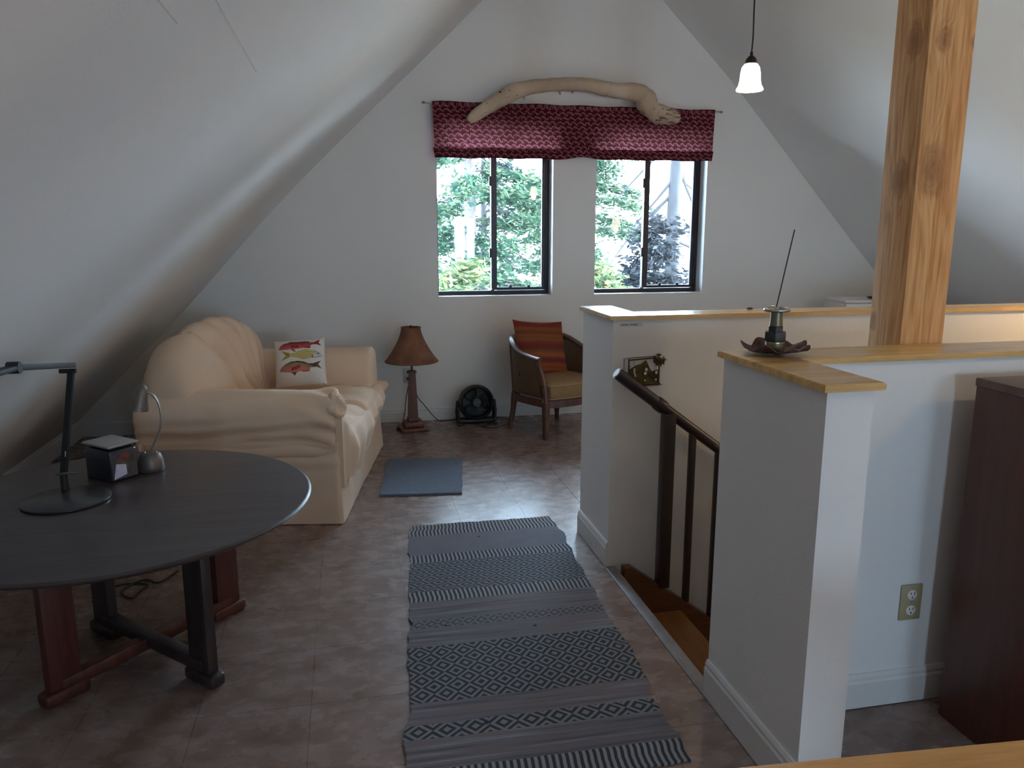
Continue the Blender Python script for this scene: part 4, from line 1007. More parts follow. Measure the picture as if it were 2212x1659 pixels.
# ------------------------------------------------------------------ cane barrel chair
CA = radians(24.6); CF = Vector((sin(CA), -cos(CA), 0)); CR = Vector((cos(CA), sin(CA), 0)); CO = Vector((1.505, 5.660, 0))
ch = thing('barrel_chair', CO, 'wooden barrel armchair with woven cane sides and tan seat', 'chair')
ch.matrix_world = Matrix(((CR.x, -CF.x, 0, CO.x), (CR.y, -CF.y, 0, CO.y), (0, 0, 1, 0), (0, 0, 0, 1)))   # local x right, y backward
CWD = wood('chair_wood', (0.060, 0.024, 0.018), (0.14, 0.065, 0.045), 'Z', 6, 0.4, coat=0.2)
def mat_cane():
    m, nt, b = newmat('woven_cane'); b.inputs['Roughness'].default_value = 0.6
    uv = N(nt, 'ShaderNodeUVMap'); sep = N(nt, 'ShaderNodeSeparateXYZ'); L(nt, uv.outputs[0], sep.inputs[0])
    a = math_node(nt, 'SINE', math_node(nt, 'MULTIPLY', sep.outputs[0], 420.0)); c = math_node(nt, 'SINE', math_node(nt, 'MULTIPLY', sep.outputs[1], 560.0))
    f = math_node(nt, 'MULTIPLY_ADD', math_node(nt, 'ADD', math_node(nt, 'MULTIPLY', a, 0.25), c), 0.35, 0.5)
    r = ramp(nt, [(0.2, (0.060, 0.032, 0.018)), (0.8, (0.20, 0.125, 0.065))]); L(nt, f, r.inputs[0]); L(nt, r.outputs[0], b.inputs['Base Color'])
    bp = N(nt, 'ShaderNodeBump', i_Strength=0.5, i_Distance=0.002); L(nt, f, bp.inputs['Height']); L(nt, bp.outputs[0], b.inputs['Normal']); return m
CANE = mat_cane()
# plan curve of the back: from left front post round the back to the right front post
def plan(t, fl=0.0):
    """t -1..1 ; returns x,y local"""
    th = t * radians(112)
    a, bq = 0.275 + fl, 0.30 + fl
    x = a * sin(th); y = 0.02 + bq * cos(th) if abs(t) < 0.80 else None
    if y is None:
        th8 = 0.80 * radians(112); x8 = a * sin(th8); y8 = 0.02 + bq * cos(th8); q = (abs(t) - 0.80) / 0.20
        x = (1 if t > 0 else -1) * (abs(x8) - 0.015 * q); y = y8 - 0.215 * q
    return x, y
def rail_z(t): return 0.695 - 0.105 * sstep(0.42, 1.0, abs(t))
TS = [-1 + 2 * i / 60 for i in range(61)]
rail = [Vector((*plan(t, 0.025), rail_z(t))) for t in TS]
tubeo('top_rail', rail, 0.019, CWD, ch, 10, (1.25, 0.8))
apron = [Vector((*plan(t, 0.0), 0.262)) for t in TS]
for nm, zz, hh in (('seat_rail', 0.262, 0.026), ('lower_rail', 0.318, 0.012)):
    vs_, fs = [], []
    for t in TS:
        x, y = plan(t, 0.0); n_ = Vector((x, y - 0.02, 0)).normalized()
        for dx, dz in ((0.012, -hh), (0.012, hh), (-0.012, hh), (-0.012, -hh)): vs_.append(Vector((x, y, zz)) + n_ * dx + Vector((0, 0, dz)))
    for i in range(60):
        for k in range(4): fs.append((i * 4 + k, i * 4 + (k + 1) % 4, i * 4 + 4 + (k + 1) % 4, i * 4 + 4 + k))
    fs += [(3, 2, 1, 0), (240, 241, 242, 243)]
    pyobj(nm, vs_, fs, CWD, ch, 40)
# cane panels between posts
def cane(t0, t1):
    n = 24; vs_, fs, uvs = [], [], []
    for off in (0.004, -0.004):
        for j in (0, 1):
            acc = 0; pv = None
            for i in range(n + 1):
                t = t0 + (t1 - t0) * i / n; fl_ = 0.025 * j
                x, y = plan(t, fl_); n_ = Vector((x, y - 0.02, 0)).normalized(); p = Vector((x, y, 0.322 if j == 0 else rail_z(t) - 0.008)) + n_ * off
                if pv is not None: acc += math.hypot(p.x - pv.x, p.y - pv.y)
                pv = p; vs_.append(p); uvs.append((acc, p.z))
    m = n + 1
    for i in range(n): fs.append((i, i + 1, m + i + 1, m + i)); fs.append((2 * m + i, 3 * m + i, 3 * m + i + 1, 2 * m + i + 1))
    o = pyobj('cane_panel', vs_, fs, CANE, ch, 60); lay = o.data.uv_layers.new(name='UVMap')
    for lp in o.data.loops: lay.data[lp.index].uv = uvs[lp.vertex_index]
for a, b in ((-0.985, -0.46), (-0.44, 0.44), (0.46, 0.985)): cane(a, b)
# posts between panels, arm fronts, legs
for t in (-0.45, 0.45):
    x, y = plan(t); x2, y2 = plan(t, 0.025); n_ = Vector((x, y - 0.02, 0)).normalized()
    tubeo('back_post', [(x, y, 0.24), (x, y, 0.32), (x2, y2, rail_z(t) - 0.005)], [0.022, 0.020, 0.017], CWD, ch, 8)
    tubeo('leg', spline([(x, y, 0.27), (x + n_.x * 0.01, y + n_.y * 0.01, 0.14), (x + n_.x * 0.035, y + n_.y * 0.035, 0.0)], 5), [0.024] * 4 + [0.021] * 4 + [0.018] * 3, CWD, ch, 10)
for s in (-1, 1):
    x, y = plan(s * 1.0); x2, y2 = plan(s * 1.0, 0.025)
    tubeo('arm_post', spline([(x, y - 0.045, 0.27), (x, y - 0.035, 0.36), (x + s * 0.0, y - 0.005, 0.46), (x2, y2 + 0.008, 0.54), (x2, y2 + 0.004, rail_z(1.0) - 0.004)], 5), [0.023] * 6 + [0.020] * 7 + [0.017] * 8, CWD, ch, 10, (1.2, 0.85))
    bm = bmesh.new(); box(bm, x - 0.024, x + 0.024, y - 0.068, y - 0.020, 0.0, 0.275, 0.0)
    for v in bm.verts:
        if v.co.z < 0.1: v.co.x = x + (v.co.x - x) * 0.70; v.co.y = (y - 0.044) + (v.co.y - y + 0.044) * 0.70
    bmesh.ops.bevel(bm, geom=list(bm.edges), offset=0.003, segments=2, affect='EDGES'); obj('leg', bm, CWD, ch, 40)
xl, yl = plan(-1.0); xr, yr = plan(1.0)
vs_, fs = [], []
for i in range(21):
    q = i / 20; x = xl + (xr - xl) * q; y = yl - 0.045 - 0.045 * sin(pi * q)
    for dy, dz in ((-0.014, -0.026), (-0.014, 0.026), (0.014, 0.026), (0.014, -0.026)): vs_.append((x, y + dy, 0.262 + dz))
for i in range(20):
    for k in range(4): fs.append((i * 4 + k, i * 4 + (k + 1) % 4, i * 4 + 4 + (k + 1) % 4, i * 4 + 4 + k))
fs += [(3, 2, 1, 0), (80, 81, 82, 83)]
pyobj('front_rail', vs_, fs, CWD, ch, 40)
# seat cushion shaped to the plan
TAN = simple('tan_seat', (0.27, 0.165, 0.075), 0.8, 0, 0.10, 30, 0.2, 300); PIPE = simple('tan_piping', (0.36, 0.25, 0.14), 0.8)
outl = [Vector((*plan(t, -0.018), 0)) for t in TS] + [Vector((xr + (xl - xr) * q, yr - 0.052 - 0.045 * sin(pi * q), 0)) for q in [0.06 + 0.88 * i / 24 for i in range(25)]]
cc = Vector((0, 0.02, 0))
def seatring(k, z): return [Vector((cc.x + (p.x - cc.x) * k, cc.y + (p.y - cc.y) * k, z)) for p in outl]
rings_ = [seatring(0.97, 0.288), seatring(1.0, 0.300), seatring(1.005, 0.345), seatring(1.0, 0.392), seatring(0.985, 0.405), seatring(0.90, 0.418), seatring(0.70, 0.428), seatring(0.35, 0.434), seatring(0.05, 0.435)]
vs_ = [p for r in rings_ for p in r]; no = len(outl); fs = []
for j in range(len(rings_) - 1):
    for i in range(no): fs.append((j * no + i, j * no + (i + 1) % no, (j + 1) * no + (i + 1) % no, (j + 1) * no + i))
fs += [tuple(range(no - 1, -1, -1)), tuple((len(rings_) - 1) * no + i for i in range(no))]
sc_ = pyobj('seat_cushion', vs_, fs, TAN, ch, 50)
for k, z in ((1.008, 0.398), (1.004, 0.300)):
    v, f = tube_data(seatring(k, z) + [seatring(k, z)[0]], 0.0045, 6, False); pyobj('piping', v, f, PIPE, sc_, 60)
# striped pillow leaning in the chair
def mat_stripe():
    m, nt, b = newmat('striped_wool'); b.inputs['Roughness'].default_value = 0.95; b.inputs['Specular IOR Level'].default_value = 0.1
    uv = N(nt, 'ShaderNodeUVMap'); sep = N(nt, 'ShaderNodeSeparateXYZ'); L(nt, uv.outputs[0], sep.inputs[0])
    nz = N(nt, 'ShaderNodeTexNoise', i_Scale=6.0, i_Detail=2.0); L(nt, uv.outputs[0], nz.inputs['Vector'])
    v = math_node(nt, 'ADD', sep.outputs[1], math_node(nt, 'MULTIPLY', math_node(nt, 'SUBTRACT', nz.outputs['Fac'], 0.5), 0.03))
    RD, OR, OL, PU, RU = (0.21, 0.035, 0.022), (0.33, 0.10, 0.035), (0.13, 0.08, 0.028), (0.09, 0.020, 0.040), (0.16, 0.042, 0.025)
    seq = [PU, RU, OR, RD, OR, RD, PU, RU, OR, OR, OL, RD, PU, RD, RU, OR, OL, OR, RU, OL, OR, RD, RU, RD]
    r = ramp(nt, [(i / len(seq), c) for i, c in enumerate(seq)], 'B_SPLINE'); L(nt, v, r.inputs[0])
    wv = N(nt, 'ShaderNodeTexNoise', i_Scale=180.0); mp = N(nt, 'ShaderNodeMapping'); mp.inputs['Scale'].default_value = (1, 0.25, 1); L(nt, uv.outputs[0], mp.inputs[0]); L(nt, mp.outputs[0], wv.inputs['Vector'])
    c = mixcol(nt, math_node(nt, 'MULTIPLY', wv.outputs['Fac'], 0.45), r.outputs[0], (0.16, 0.05, 0.03)); L(nt, c, b.inputs['Base Color'])
    bp = N(nt, 'ShaderNodeBump', i_Strength=0.5, i_Distance=0.002); L(nt, wv.outputs['Fac'], bp.inputs['Height']); L(nt, bp.outputs[0], b.inputs['Normal']); return m
pc0 = CO - CF * 0.105 - CR * 0.03 + Vector((0, 0, 0.63))
pnv = (-CF * 0.94 - Vector((0, 0, 1)) * 0.34)
O, ax, ay, an, w_, h_ = quad_axes([(1112, 690), (1217, 700), (1222, 806), (1118, 812)], pc0, pnv)
spw = pillow_mesh('striped_pillow', Vector((0, 0, 0)), ax, ay, an, w_ * 1.02, h_ * 1.04, 0.055, mat_stripe(), None, 48, 0.06); spw.location = O
tag(spw, 'orange and red striped woven pillow on the armchair', 'pillow')

# ------------------------------------------------------------------ curtain rod, valance, driftwood
RODY = 6.062
BRASS = simple('old_brass', (0.50, 0.42, 0.30), 0.35, 0.9)
rod = thing('curtain_rod', (1.8, RODY, 2.432), 'thin brass curtain rod above the two windows', 'curtain rod')
tubeo('rod', [(-1.19, 0, -0.001), (1.17, 0, 0.003)], 0.006, BRASS, rod, 12)
for s, x in ((-1, -1.19), (1, 1.17)):
    latheo('finial', [(0.006, 0.0), (0.009, 0.006), (0.009, 0.016), (0.005, 0.024)], simple('grey_finial', (0.22, 0.24, 0.30), 0.4, 0.4), rod, 14, M=Matrix.Translation((x, 0, 0.001)) @ Matrix.Rotation(s * pi / 2, 4, 'Y'))
    boxo('bracket', s * 1.125 - 0.006, s * 1.125 + 0.006, 0.0, YB - RODY - 0.0005, -0.006, 0.006, BRASS, rod, 0.001); boxo('bracket_plate', s * 1.125 - 0.012, s * 1.125 + 0.012, YB - RODY - 0.004, YB - RODY - 0.0005, -0.03, 0.022, BRASS, rod, 0.001)
def mat_valance():
    m = bpy.data.materials.new('valance_print'); m.use_nodes = True; nt = m.node_tree; nt.nodes.clear()
    out = N(nt, 'ShaderNodeOutputMaterial'); uv = N(nt, 'ShaderNodeUVMap'); sep = N(nt, 'ShaderNodeSeparateXYZ')
    dn = N(nt, 'ShaderNodeTexNoise', i_Scale=24.0); L(nt, uv.outputs[0], dn.inputs['Vector']); dm = N(nt, 'ShaderNodeVectorMath', operation='MULTIPLY_ADD'); L(nt, dn.outputs['Color'], dm.inputs[0]); dm.inputs[1].default_value = (0.036, 0.030, 0); L(nt, uv.outputs[0], dm.inputs[2]); L(nt, dm.outputs[0], sep.inputs[0])
    P = 0.056
    row = math_node(nt, 'FLOOR', math_node(nt, 'MULTIPLY', sep.outputs[1], 1 / (P * 0.62)))
    uo = math_node(nt, 'ADD', math_node(nt, 'MULTIPLY', sep.outputs[0], 1 / P), math_node(nt, 'MULTIPLY', row, 0.31))
    fu = math_node(nt, 'SUBTRACT', math_node(nt, 'FRACT', uo), 0.5); fv = math_node(nt, 'SUBTRACT', math_node(nt, 'FRACT', math_node(nt, 'MULTIPLY', sep.outputs[1], 1 / (P * 0.62))), 0.5)
    # leaf / loop motifs: two warped ellipses and a hook per cell
    def ell(cx, cy, rx, ry, sh):
        x = math_node(nt, 'DIVIDE', math_node(nt, 'SUBTRACT', math_node(nt, 'ADD', fu, math_node(nt, 'MULTIPLY', fv, sh)), cx), rx); y = math_node(nt, 'DIVIDE', math_node(nt, 'SUBTRACT', fv, cy), ry)
        return math_node(nt, 'ADD', math_node(nt, 'MULTIPLY', x, x), math_node(nt, 'MULTIPLY', y, y))
    e1_, e2_, e3_ = ell(-0.25, 0.0, 0.145, 0.42, 0.55), ell(0.24, 0.04, 0.21, 0.40, -0.35), ell(0.27, -0.06, 0.11, 0.27, -0.25)
    mo = math_node(nt, 'MAXIMUM', math_node(nt, 'LESS_THAN', e1_, 1.0), math_node(nt, 'MULTIPLY', math_node(nt, 'LESS_THAN', e2_, 1.0), math_node(nt, 'GREATER_THAN', e3_, 1.0)))
    nz = N(nt, 'ShaderNodeTexNoise', i_Scale=70.0); L(nt, uv.outputs[0], nz.inputs['Vector'])
    mo = math_node(nt, 'MULTIPLY', mo, math_node(nt, 'ADD', nz.outputs['Fac'], 0.25))
    col = mixcol(nt, mo, (0.075, 0.010, 0.022), (0.40, 0.165, 0.165))
    d = N(nt, 'ShaderNodeBsdfDiffuse'); t = N(nt, 'ShaderNodeBsdfTranslucent'); L(nt, col, d.inputs[0])
    tcol = mixcol(nt, 0.10, col, (0.55, 0.20, 0.19)); L(nt, tcol, t.inputs[0])
    mx = N(nt, 'ShaderNodeMixShader'); mx.inputs[0].default_value = 0.23; L(nt, d.outputs[0], mx.inputs[1]); L(nt, t.outputs[0], mx.inputs[2]); L(nt, mx.outputs[0], out.inputs[0]); return m
VAL = mat_valance()
val = thing('valance', (1.8, RODY, 2.03), 'dark red patterned fabric valance hanging across both windows', 'curtain')
def sheet(name, x0, x1, zt, zb, y, par, nx=160, nz_=24, amp=0.006, uoff=0.0):
    vs_, fs, uvs = [], [], []
    for j in range(nz_ + 1):
        for i in range(nx + 1):
            u = i / nx; q = j / nz_; x = x0 + (x1 - x0) * u; T = zt(u); B = zb(u); z = T + (B - T) * q
            vs_.append((x + 0.012 * q * (0.5 - u) * 2, y + amp * q * fbm((x * 3.5, z * 1.2, 3.0)) + amp * 0.6 * q * sin(x * 21), z)); uvs.append((x + uoff, z))
    for j in range(nz_):
        for i in range(nx): a = j * (nx + 1) + i; fs.append((a, a + 1, a + nx + 2, a + nx + 1))
    o = pyobj(name, vs_, fs, VAL, par, 80); lay = o.data.uv_layers.new(name='UVMap')
    for lp in o.data.loops: lay.data[lp.index].uv = uvs[lp.vertex_index]
    return o
vt = lambda u: 0.412 - 0.006 * sin(pi * u) * 1.0; vb = lambda u: 0.008 + 0.016 * math.exp(-((u - 0.52) / 0.05) ** 2) + 0.012 * u + 0.003 * sin(u * 40)
sheet('cloth', -1.138, 1.125, vt, vb, -0.009, val)
sheet('hem', -1.137, 1.124, lambda u: vb(u) + 0.075, lambda u: vb(u) + 0.001, -0.0125, val, 160, 6)
sheet('hem_turn', -1.137, 1.124, lambda u: vb(u) + 0.072, lambda u: vb(u) + 0.001, -0.0060, val, 160, 6, uoff=0.02)
v, f = tube_data([(-1.118 + 2.243 * i / 40, 0, 0.404 + 0.003 * sin(i)) for i in range(41)], 0.0125, 10, False)
o = pyobj('rod_pocket', v, f, VAL, val, 60); lay = o.data.uv_layers.new(name='UVMap')
for lp in o.data.loops: c_ = o.data.vertices[lp.vertex_index].co; lay.data[lp.index].uv = (c_.x, c_.z + c_.y)
def mat_drift():
    m, nt, b = newmat('driftwood'); b.inputs['Roughness'].default_value = 0.8
    tc = N(nt, 'ShaderNodeTexCoord'); nz = N(nt, 'ShaderNodeTexNoise', i_Scale=5.0, i_Detail=5.0); L(nt, tc.outputs['Object'], nz.inputs['Vector'])
    r = ramp(nt, [(0.3, (0.42, 0.31, 0.22)), (0.6, (0.58, 0.46, 0.34)), (0.8, (0.64, 0.53, 0.42))]); L(nt, nz.outputs['Fac'], r.inputs[0])
    n2 = N(nt, 'ShaderNodeTexNoise', i_Scale=26.0, i_Detail=3.0); L(nt, tc.outputs['Object'], n2.inputs['Vector'])
    sp = ramp(nt, [(0.27, (1, 1, 1)), (0.33, (0, 0, 0))]); L(nt, n2.outputs['Fac'], sp.inputs[0])
    c = mixcol(nt, sp.outputs[0], r.outputs[0], (0.10, 0.055, 0.03)); 
    # dark grooves at the root end
    sep = N(nt, 'ShaderNodeSeparateXYZ'); L(nt, tc.outputs['Object'], sep.inputs[0])
    mp = N(nt, 'ShaderNodeMapping'); mp.inputs['Rotation'].default_value = (0, 0.35, 0); mp.inputs['Scale'].default_value = (11, 40, 62); L(nt, tc.outputs['Object'], mp.inputs[0])
    g = N(nt, 'ShaderNodeTexNoise', i_Scale=1.0, i_Detail=2.0, i_Distortion=0.5); L(nt, mp.outputs[0], g.inputs['Vector'])
    gr = ramp(nt, [(0.41, (1, 1, 1)), (0.48, (0, 0, 0))]); L(nt, g.outputs['Fac'], gr.inputs[0])
    msk = math_node(nt, 'MULTIPLY', gr.outputs[0], math_node(nt, 'GREATER_THAN', sep.outputs[0], 0.59))
    c = mixcol(nt, math_node(nt, 'MULTIPLY', msk, 0.85), c, (0.10, 0.055, 0.028)); L(nt, c, b.inputs['Base Color'])
    bp = N(nt, 'ShaderNodeBump', i_Strength=0.4, i_Distance=0.01); L(nt, math_node(nt, 'SUBTRACT', n2.outputs['Fac'], msk), bp.inputs['Height']); L(nt, bp.outputs[0], b.inputs['Normal']); return m
BY = 5.975
bpx = [(1014, 263, 6), (1021, 254, 11), (1045, 237, 13), (1075, 218, 15), (1108, 199, 16), (1140, 190, 14), (1180, 184, 13), (1230, 182, 13.5), (1270, 184, 14), (1305, 191, 15), (1335, 196, 15), (1362, 198, 17), (1384, 204, 20), (1396, 222, 21), (1410, 240, 19), (1430, 247, 18), (1450, 252, 15), (1461, 256, 12), (1467, 258, 7)]
bc = Vector((1.79, BY, 2.5))
bp_pts = [on_y(x, y, BY) - bc for x, y, r in bpx]; PXM = 6.1 / FPX
pp = spline(bp_pts, 8); rr_ = spline1([r * PXM * 1.02 for *_, r in bpx], 8)
n_ = 18; v, f = tube_data(pp, rr_, n_)
v2 = []
for i, p in enumerate(v):
    k = i // n_; c_ = pp[k]; d_ = p - c_; root = sstep(0.62, 0.78, k / len(pp))
    amp = 0.10 + 0.22 * root
    v2.append(c_ + d_ * (1 + amp * fbm((p.x * 12, p.y * 30 + 5, p.z * 22)) + 0.05 * root * sin(atan2(d_.y, d_.z) * 5 + p.x * 9)))
dw = thing('driftwood_branch', bc, 'pale curved driftwood branch mounted above the valance', 'branch')
pyobj('branch', v2, f, mat_drift(), dw, 70)
KN = simple('knot_dark', (0.035, 0.018, 0.010), 0.9)
for x, y, rx, rz_ in ((1119, 187, 0.038, 0.012), (1053, 224, 0.013, 0.011), (1080, 199, 0.008, 0.008), (1301, 196, 0.009, 0.007), (1342, 191, 0.014, 0.008), (1169, 182, 0.006, 0.006)):
    c_ = on_y(x, y, BY - 0.035) - bc
    v, f = lathe_data([(0.3, -1), (0.85, -0.5), (1.0, 0), (0.85, 0.5), (0.3, 1)], 14)
    pyobj('knot', [(c_.x + a * rx, c_.y + b_ * 0.012, c_.z + c2 * rz_) for a, b_, c2 in v], f, KN, dw, 60)
for x, y, dx, dz in ((1097, 199, -0.01, 0.035), (1130, 203, 0.01, -0.04), (1208, 196, 0.008, -0.03), (1238, 196, -0.008, -0.02)):
    c_ = on_y(x, y, BY) - bc; tubeo('twig_stub', [c_, c_ + Vector((dx, -0.004, dz))], [0.014, 0.005], MATS.get('x') or simple('drift_stub', (0.40, 0.30, 0.21), 0.8), dw, 8)
for k in (4, 12):
    c_ = bp_pts[k]; tubeo('wall_hook', [(c_.x, YB - BY - 0.0005, c_.z - 0.0), (c_.x, 0.0, c_.z - 0.0)], 0.004, BLK, dw, 8)

# ------------------------------------------------------------------ pendant lamps
def pendant(name, loc, label, energy, group=None):
    """loc is the mouth of the glass bell"""
    z = loc[2]; x = loc[0]
    top = 3.94 - abs(x - 1.806) * 1.012 - 0.01
    t = thing(name, loc, label, 'lamp')
    s = 1.0
    m = MATS.get('opal_glass')
    if m is None:
        m, nt, b = newmat('opal_glass'); b.inputs['Base Color'].default_value = (0.9, 0.86, 0.78, 1); b.inputs['Roughness'].default_value = 0.3
        b.inputs['Emission Color'].default_value = (1.0, 0.80, 0.52, 1); b.inputs['Emission Strength'].default_value = 3.2; MATS['opal_glass'] = m
    pr = [(0.0635, 0.0), (0.066, 0.004), (0.064, 0.010), (0.055, 0.026), (0.050, 0.050), (0.0475, 0.085), (0.043, 0.108), (0.033, 0.122), (0.028, 0.126)]
    latheo('glass_bell', pr + [(r - 0.003, z_) for r, z_ in reversed(pr)], m, t, 40, closed=True)
    dk = simple('bronze_fitting', (0.035, 0.026, 0.020), 0.4, 0.5)
    latheo('socket_cup', [(0.029, 0.122), (0.029, 0.132), (0.025, 0.148), (0.014, 0.161), (0.007, 0.165), (0.008, 0.172), (0.007, 0.180), (0.003, 0.184)], dk, t, 28)
    tubeo('cord', spline([(0, 0, 0.18), (0.003, 0.0, 0.26), (0.0, 0, 0.40), (0.002, 0, 0.60), (0, 0, top - z)], 8), 0.0038, CORD, t, 8)
    latheo('bulb', [(0.010, 0.115), (0.012, 0.095), (0.022, 0.07), (0.024, 0.055), (0.016, 0.038), (0.004, 0.032)], m, t, 20)
    ld_ = bpy.data.lights.new('pendant_light', 'POINT'); ld_.energy = energy; ld_.color = (1.0, 0.64, 0.30); ld_.shadow_soft_size = 0.03
    lo_ = bpy.data.objects.new('pendant_light', ld_); COL.objects.link(lo_); lo_.parent = t; lo_.location = (0, 0, -0.035)
    return t
PD = on_y(1619, 196, 3.75)
pendant('pendant_lamp', PD, 'lit white glass bell pendant lamp on a black cord', 1.0)
pendant('pendant_lamp', (3.45, 2.72, 1.55), 'lit pendant lamp hanging over the lower stairs', 2.8)
pendant('pendant_lamp', (2.75, 0.95, 2.02), 'unseen lit pendant lamp added in front of the dark cabinet', 2.2)  # out of view, added for warm light on the post and pine table

# ------------------------------------------------------------------ incense holder on the near cap
ih = thing('incense_holder', (1.222, 2.065, CAPT), 'rusty flower dish with brass pipe fittings holding an incense stick', 'incense holder')
RUST = simple('rusty_metal', (0.115, 0.060, 0.052), 0.75, 0.3, 0.45, 40, 0.5, 150); VERD = simple('aged_brass', (0.16, 0.15, 0.10), 0.42, 0.8, 0.3, 40); DBR = simple('dark_fitting', (0.055, 0.052, 0.055), 0.42, 0.7, 0.2, 40); NKL = simple('handwheel_nickel', (0.42, 0.43, 0.42), 0.3, 0.95, 0.1)
vs_, fs = [], []; na, nr = 96, 10
def dish(a, q, off):
    r = 0.095 * q * (1 + 0.06 * cos(8 * a) * q); z = 0.002 + 0.022 * q ** 2.0 + 0.007 * cos(8 * a + 0.3) * q ** 2 + 0.006 * sin(5 * a + 1) * q * q + 0.004 * fbm((cos(a) * 3, sin(a) * 3, q * 3)) * q
    return (r * cos(a), r * sin(a), max(0.0005, z) + off)
for off in (0.0, 0.003):
    for j in range(nr + 1):
        for i in range(na): vs_.append(dish(2 * pi * i / na, 0.08 + 0.92 * j / nr, off))
n0 = (nr + 1) * na
for j in range(nr):
    for i in range(na):
        a, b_ = j * na + i, j * na + (i + 1) % na; fs.append((a, a + na, b_ + na, b_)); fs.append((n0 + a, n0 + b_, n0 + b_ + na, n0 + a + na))
for i in range(na): fs.append((nr * na + i, n0 + nr * na + i, n0 + nr * na + (i + 1) % na, nr * na + (i + 1) % na))
fs.append(tuple(range(na))); fs.append(tuple(n0 + na - 1 - i for i in range(na)))
pyobj('flower_dish', vs_, fs, RUST, ih, 60)
latheo('pipe_base', [(0.025, 0.004), (0.025, 0.030), (0.023, 0.034)], VERD, ih, 28)
latheo('ring', [(0.0255, 0.028), (0.0255, 0.031), (0.024, 0.032)], simple('bright_brass', (0.55, 0.46, 0.22), 0.3, 0.9), ih, 28)
latheo('hex_nut', [(0.030, 0.033), (0.031, 0.036), (0.031, 0.052), (0.030, 0.055)], DBR, ih, 6, smooth=20)
latheo('hex_collar', [(0.021, 0.055), (0.021, 0.067), (0.019, 0.069)], DBR, ih, 6, smooth=20)
latheo('pipe_neck', [(0.0175, 0.069), (0.0165, 0.080), (0.0155, 0.098), (0.0150, 0.104)], VERD, ih, 28)
v, f = tube_data([(0.031 * cos(2 * pi * i / 36), 0.031 * sin(2 * pi * i / 36), 0.107) for i in range(37)], 0.0042, 8, False); hw = pyobj('handwheel', v, f, NKL, ih, 60)
for k in range(4):
    a = k * pi / 2 + 0.4; tubeo('wheel_spoke', [(0, 0, 0.110), (0.016 * cos(a), 0.016 * sin(a), 0.112), (0.031 * cos(a), 0.031 * sin(a), 0.107)], 0.0045, NKL, hw, 8)
latheo('wheel_hub', [(0.010, 0.103), (0.010, 0.112), (0.007, 0.115)], NKL, hw, 16)
for o in COL.objects:
    if o.parent is ih and o.name.split('.')[0] in ('pipe_base', 'ring', 'hex_nut', 'hex_collar', 'pipe_neck', 'handwheel'): o.scale = (1.08, 1.08, 1.22)
tubeo('incense_stick', [(-0.004, 0.0, 0.130), (0.036, -0.005, 0.360)], 0.0019, simple('incense_brown', (0.075, 0.045, 0.038), 0.9), ih, 8)

# ------------------------------------------------------------------ wall ornament and label tape on the far half wall
PY = SY1
orn = thing('wall_ornament', (1.245, PY, 0.895), 'small bronze wire and glass wall ornament above the stair handrail', 'ornament')
BRZ = simple('ornament_bronze', (0.085, 0.060, 0.028), 0.45, 0.6, 0.4, 60); BRZ2 = simple('ornament_olive', (0.115, 0.085, 0.028), 0.45, 0.5, 0.4, 60); PINKW = simple('copper_wire', (0.28, 0.17, 0.15), 0.4, 0.6); BEAD = simple('glass_bead', (0.62, 0.62, 0.56), 0.12, 0, 0.1)
def wire(nm, pts, r, mat): return tubeo(nm, pts, r, mat, orn, 6)
wire('outer_wire', [(-0.088, -0.004, -0.02), (-0.088, -0.004, 0.062), (-0.06, -0.004, 0.064), (0.06, -0.004, 0.068)], 0.0018, PINKW)
wire('outer_wire', [(-0.03, -0.004, -0.062), (0.092, -0.004, -0.060)], 0.0018, PINKW)
for p, q in (((-0.068, 0.055), (0.070, 0.062)), ((-0.068, 0.060), (-0.066, -0.058)), ((-0.070, -0.058), (0.080, -0.054)), ((0.072, 0.060), (0.072, -0.060))):
    wire('frame_wire', [(p[0], -0.010, p[1]), (q[0], -0.010, q[1])], 0.0032, BRZ)
for nm, prof_, mat_ in (('hill_plate', [(-0.064, -0.055), (-0.064, 0.012), (-0.035, 0.030), (-0.012, 0.036), (0.012, 0.052), (0.028, 0.018), (0.040, 0.0), (0.070, 0.012), (0.070, -0.053)], BRZ2), ('ridge_plate', [(0.020, -0.014), (0.040, -0.002), (0.072, 0.004), (0.072, -0.030), (0.045, -0.032)], BRZ)):
    yo = -0.008 if nm == 'hill_plate' else -0.012
    k = len(prof_); v = [(a, yo, b) for a, b in prof_] + [(a, yo + 0.0025, b) for a, b in prof_]
    bm = bmesh.new(); vv = [bm.verts.new(q) for q in v]; bm.faces.new(vv[:k]); bm.faces.new(vv[k:][::-1])
    for i in range(k): bm.faces.new((vv[i], vv[(i + 1) % k], vv[k + (i + 1) % k], vv[k + i]))
    obj(nm, bm, mat_, orn)
for x, z, w, h in ((-0.045, 0.042, 0.0035, 0.006), (-0.045, 0.006, 0.004, 0.014), (-0.040, -0.012, 0.004, 0.006), (0.010, 0.012, 0.006, 0.007), (0.006, -0.005, 0.006, 0.006), (0.060, 0.016, 0.005, 0.006), (0.057, -0.002, 0.005, 0.007), (0.006, -0.036, 0.004, 0.004), (0.056, -0.034, 0.004, 0.005)):
    boxo('glass_bead', x - w, x + w, -0.019, -0.0125, z - h, z + h, BEAD, orn, 0.002)
random.seed(11)
